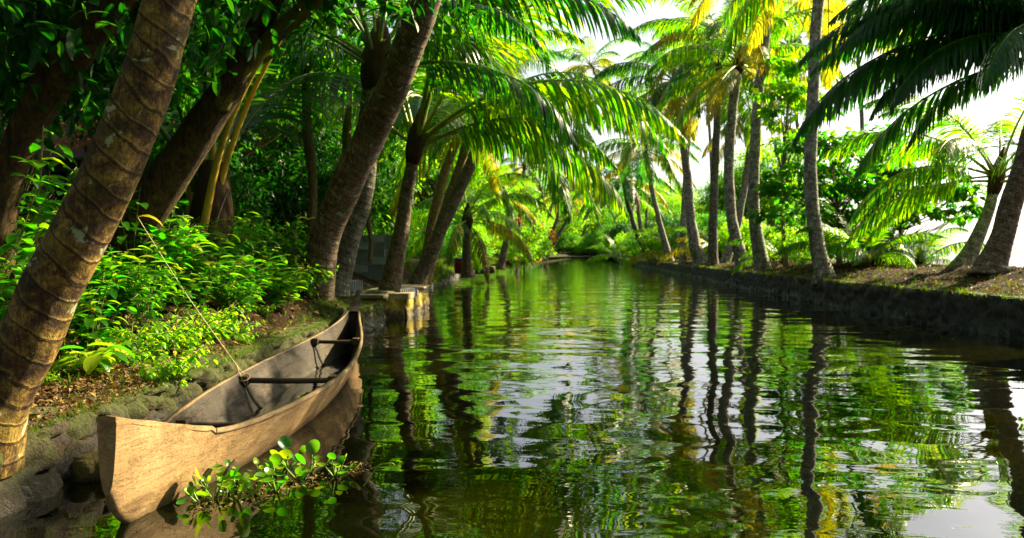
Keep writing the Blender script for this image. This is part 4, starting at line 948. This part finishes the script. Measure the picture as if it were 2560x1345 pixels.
# ------------------------------------------------------------------ landing, blocks, drum, house
def boxm(b, x0, x1, y0, y1, z0, z1, j=0, rr=R):
    v = [Vector((x+rr.uniform(-j, j), y+rr.uniform(-j, j), z+rr.uniform(-j, j))) for x in (x0, x1) for y in (y0, y1) for z in (z0, z1)]
    b.add(v, [(0, 1, 3, 2), (4, 6, 7, 5), (0, 4, 5, 1), (2, 3, 7, 6), (0, 2, 6, 4), (1, 5, 7, 3)])
def rock(b, c, r, sq=(1, 1, 1), seed=0, nu=12, nv=16):
    V = []; 
    for u in range(nu+1):
        for v in range(nv):
            th = math.pi*u/nu; d = Vector((math.sin(th)*math.cos(2*math.pi*v/nv), math.sin(th)*math.sin(2*math.pi*v/nv), math.cos(th)))
            k = max(abs(d.x), abs(d.y), abs(d.z)); rr_ = r/(k**.6)*(1+.22*nz(d.x*1.6+seed, d.y*1.6, d.z*1.6)+.06*nz(d.x*6+seed, d.y*6, d.z*6))
            V.append(Vector((d.x*rr_*sq[0], d.y*rr_*sq[1], d.z*rr_*sq[2]))+Vector(c))
    b.add(V, [(u*nv+v, (u+1)*nv+v, (u+1)*nv+(v+1) % nv, u*nv+(v+1) % nv) for u in range(nu) for v in range(nv)])
ld = empty('stone_landing', (-2.4, 15, 0), 'stone landing with a flat concrete slab jutting into the canal', 'landing')
O = Vector((-2.4, 15, 0)); b = MB()
V = []; xs_ = np.linspace(-.75, .40, 14); 
def facing(b, x0, y0, x1, y1, z0, z1, nu, nv, amp, bt=0.08):
    V = []; n_ = Vector((y1-y0, -(x1-x0), 0)).normalized()
    for i in range(nu+1):
        for j in range(nv+1):
            t, s = i/nu, j/nv; p = Vector((lerp(x0, x1, t), lerp(y0, y1, t), lerp(z0, z1, s))); wp = p+O
            p += n_*(amp*(stone_disp(wp.x+wp.y, wp.z, .3)*2-.3+.5*nz(wp.y*6, wp.z*6, wp.x*6))+bt*(1-s)); V.append(p)
    b.add(V, [(i*(nv+1)+j, (i+1)*(nv+1)+j, (i+1)*(nv+1)+j+1, i*(nv+1)+j+1) for i in range(nu) for j in range(nv)])
facing(b, -.75, -1.0, .32, -.7, -.6, .36, 40, 26, .06); facing(b, .32, -.7, .48, 1.9, -.6, .36, 70, 26, .06); facing(b, .48, 1.9, -.8, 2.1, -.6, .36, 30, 20, .05)
link('stone_base', b.mesh('stone_base', M['slab_moss']), ld)
b = MB(); boxm(b, -.72, .40, -.62, 2.0, .33, .47, .015); boxm(b, -.35, .52, .9, 2.02, .475, .53, .01)
o = link('top_slab', b.mesh('top_slab', M['slab'], False), ld); md = o.modifiers.new('bevel', 'BEVEL'); md.width = .025; md.segments = 3
b = MB(); boxm(b, -.95, -.0, -1.18, -.68, .40, .475, .012); o = link('front_slab', b.mesh('front_slab', M['slab'], False), ld); md = o.modifiers.new('bevel', 'BEVEL'); md.width = .015; md.segments = 2
b = MB(); V = []
# hollow blocks
def blockmesh():
    b = MB(); L, Hh, W = .38, .19, .19
    boxm(b, -L/2, L/2, -W/2+.05, W/2, 0, Hh)
    for i in range(7):
        x = lerp(-L/2+.012, L/2-.012, i/6); boxm(b, x-.011, x+.011, -W/2, -W/2+.049, .004, Hh-.004)
    me = b.mesh('concrete_block', M['block'], False); return me
def blocksolid():
    b = MB(); boxm(b, -.19, .19, -.095, .095, 0, .19); me = b.mesh('concrete_block', M['block'], False); return me
BM = [blockmesh(), blocksolid()]
gz = hl(-3.7, 19)-.04; rows = 6; words = ['bottom', 'second', 'third', 'fourth', 'fifth', 'top']; cw = ['left column', 'middle column', 'right column']
bx0 = P(908, 650, 19).x
for r_ in range(rows):
    for c_ in range(3):
        if 0: continue
        o = link('concrete_block', BM[1 if (r_*2+c_) % 3 == 2 else 0], None, (bx0+c_*.40-.04*(r_ % 2)+R.uniform(-.012, .012), 19+R.uniform(-.02, .02), gz+.192*r_), (0, 0, R.uniform(-.04, .04)))
        tag(o, 'grey concrete block, %s of the %s in the stack' % (words[r_], cw[c_]), 'concrete block', 'stacked concrete blocks')
for i, (px, py, d, rz, lb_) in enumerate([(884, 690, 14.3, 1.3, 'pale concrete block at the left foot of the stack'), (882, 655, 14.4, 1.2, 'pale concrete block resting above the left foot of the stack'), (1012, 672, 15.0, .9, 'tilted concrete block fallen right of the palm foot'), (1022, 660, 15.3, 1.2, 'concrete block leaning beyond the palm foot'), (1000, 655, 15.6, .3, 'concrete block half hidden behind the palm foot')]):
    p = P(px, py, d); o = link('concrete_block', BM[0], None, (p.x, p.y, hl(p.x, p.y)+(.19 if i == 1 else 0)), (R.uniform(-.15, .15) if i > 1 else 0, .0, rz)); tag(o, lb_, 'concrete block', 'stacked concrete blocks')
# blue drum
M['drum_blue'] = plain('drum_blue', (.01, .05, .35), .4, 5, .2); M['drum_red'] = plain('drum_red', (.25, .03, .03), .5, 5, .2)
p = P(1152, 650, 33); z = hl(p.x, p.y); dr = empty('drum', (p.x, p.y, z), 'small reddish drum with a blue lid on the left bank', 'drum')
b = MB(); tube(b, [(0, 0, 0), (0, 0, .05), (0, 0, .22), (0, 0, .24), (0, 0, .42), (0, 0, .44), (0, 0, .62)], [.26, .28, .28, .295, .28, .295, .27], 20); link('body', b.mesh('body', M['drum_red']), dr)
b = MB(); tube(b, [(0, 0, .622), (0, 0, .66), (0, 0, .70)], [.30, .30, .26], 20); link('lid', b.mesh('lid', M['drum_blue']), dr)
# house
M['rooftile'] = plain('roof_sheet', (.34, .085, .055), .6, 3, .35, 20, .01); M['fascia'] = plain('fascia_paint', (.34, .12, .28), .5, 4, .2); M['housewall'] = plain('house_wall', (.45, .42, .40), .8, 2, .2); M['dark'] = plain('dark_opening', (.012, .010, .010), .5, 2, .2)
hz = 1.55; hx = P(60, 400, 14).x
hs = empty('house', (hx, 15.5, hz), 'house with a red-brown corrugated roof and purple eaves in the left wood', 'house')
b = MB(); boxm(b, -3, 1.05, 0, 3, -.9, 1.9); link('wall', b.mesh('wall', M['housewall'], False), hs)
b = MB(); nx = 120; V = []
for i in range(nx+1):
    x = lerp(-3.4, 1.35, i/nx); cz = .025*math.sin(i*math.pi*.5)
    V += [(x, -.55, 1.78+cz), (x, 1.6, 2.85+cz), (x, 1.6, 2.82+cz), (x, -.55, 1.75+cz)]
b.add(V, [(i*4+k, i*4+4+k, i*4+4+(k+1) % 4, i*4+(k+1) % 4) for i in range(nx) for k in range(4)]); link('roof', b.mesh('roof', M['rooftile']), hs)
b = MB(); boxm(b, -3.4, 1.36, -.60, -.565, 1.62, 1.80); link('fascia', b.mesh('fascia', M['fascia'], False), hs)
b = MB(); boxm(b, -1.0, -.1, -.02, -.005, .3, 1.4); link('window', b.mesh('window', M['dark'], False), hs)
b = MB(); boxm(b, -.35, -.25, -.56, -.46, -.9, 1.7); link('porch_post', b.mesh('porch_post', M['fascia'], False), hs); b = MB(); boxm(b, 1.1, 1.2, -.56, -.46, -.9, 1.7); link('porch_post', b.mesh('porch_post', M['fascia'], False), hs)
# low compound wall glimpsed between the shrubs
M['pinkwall'] = plain('painted_wall', (.40, .26, .24), .85, 3, .3)
b = MB(); boxm(b, -9.5, -5.2, 13.3, 13.5, .8, 1.75); o = link('compound_wall', b.mesh('compound_wall', M['pinkwall'], False)); tag(o, 'low pinkish compound wall glimpsed between the shrubs', 'wall')
# loose stones and roots
for i, (px, py, d, r_, lb_) in enumerate([(1225, 660, 40, .28, 'pale stone at the outer corner of the left wall'), (1200, 660, 37, .22, 'stone beside the pale corner stone'), (212, 1205, 4.1, .10, 'yellowish stone fallen between wall and canoe bow'), (235, 1168, 4.15, .12, 'squared yellow stone behind the canoe bow'), (940, 662, 14.4, .22, 'reddish mossy boulder before the stacked blocks'), (2215, 664, 19.6, .35, 'mound of earth right of the young palm')]):
    p = P(px, py, d); b = MB(); z = (hl if p.x < 0 else hr)(p.x, p.y) if i not in (2, 3) else .03; rock(b, (0, 0, 0), r_, (1.1, 1, .7), i); o = link('stone', b.mesh('stone', M['stone' if i != 5 else 'soil'] if i not in (2, 3) else M['slab_moss']), None, (p.x, p.y, z+.02)); tag(o, lb_, 'stone')
print('objects', len(bpy.data.objects))
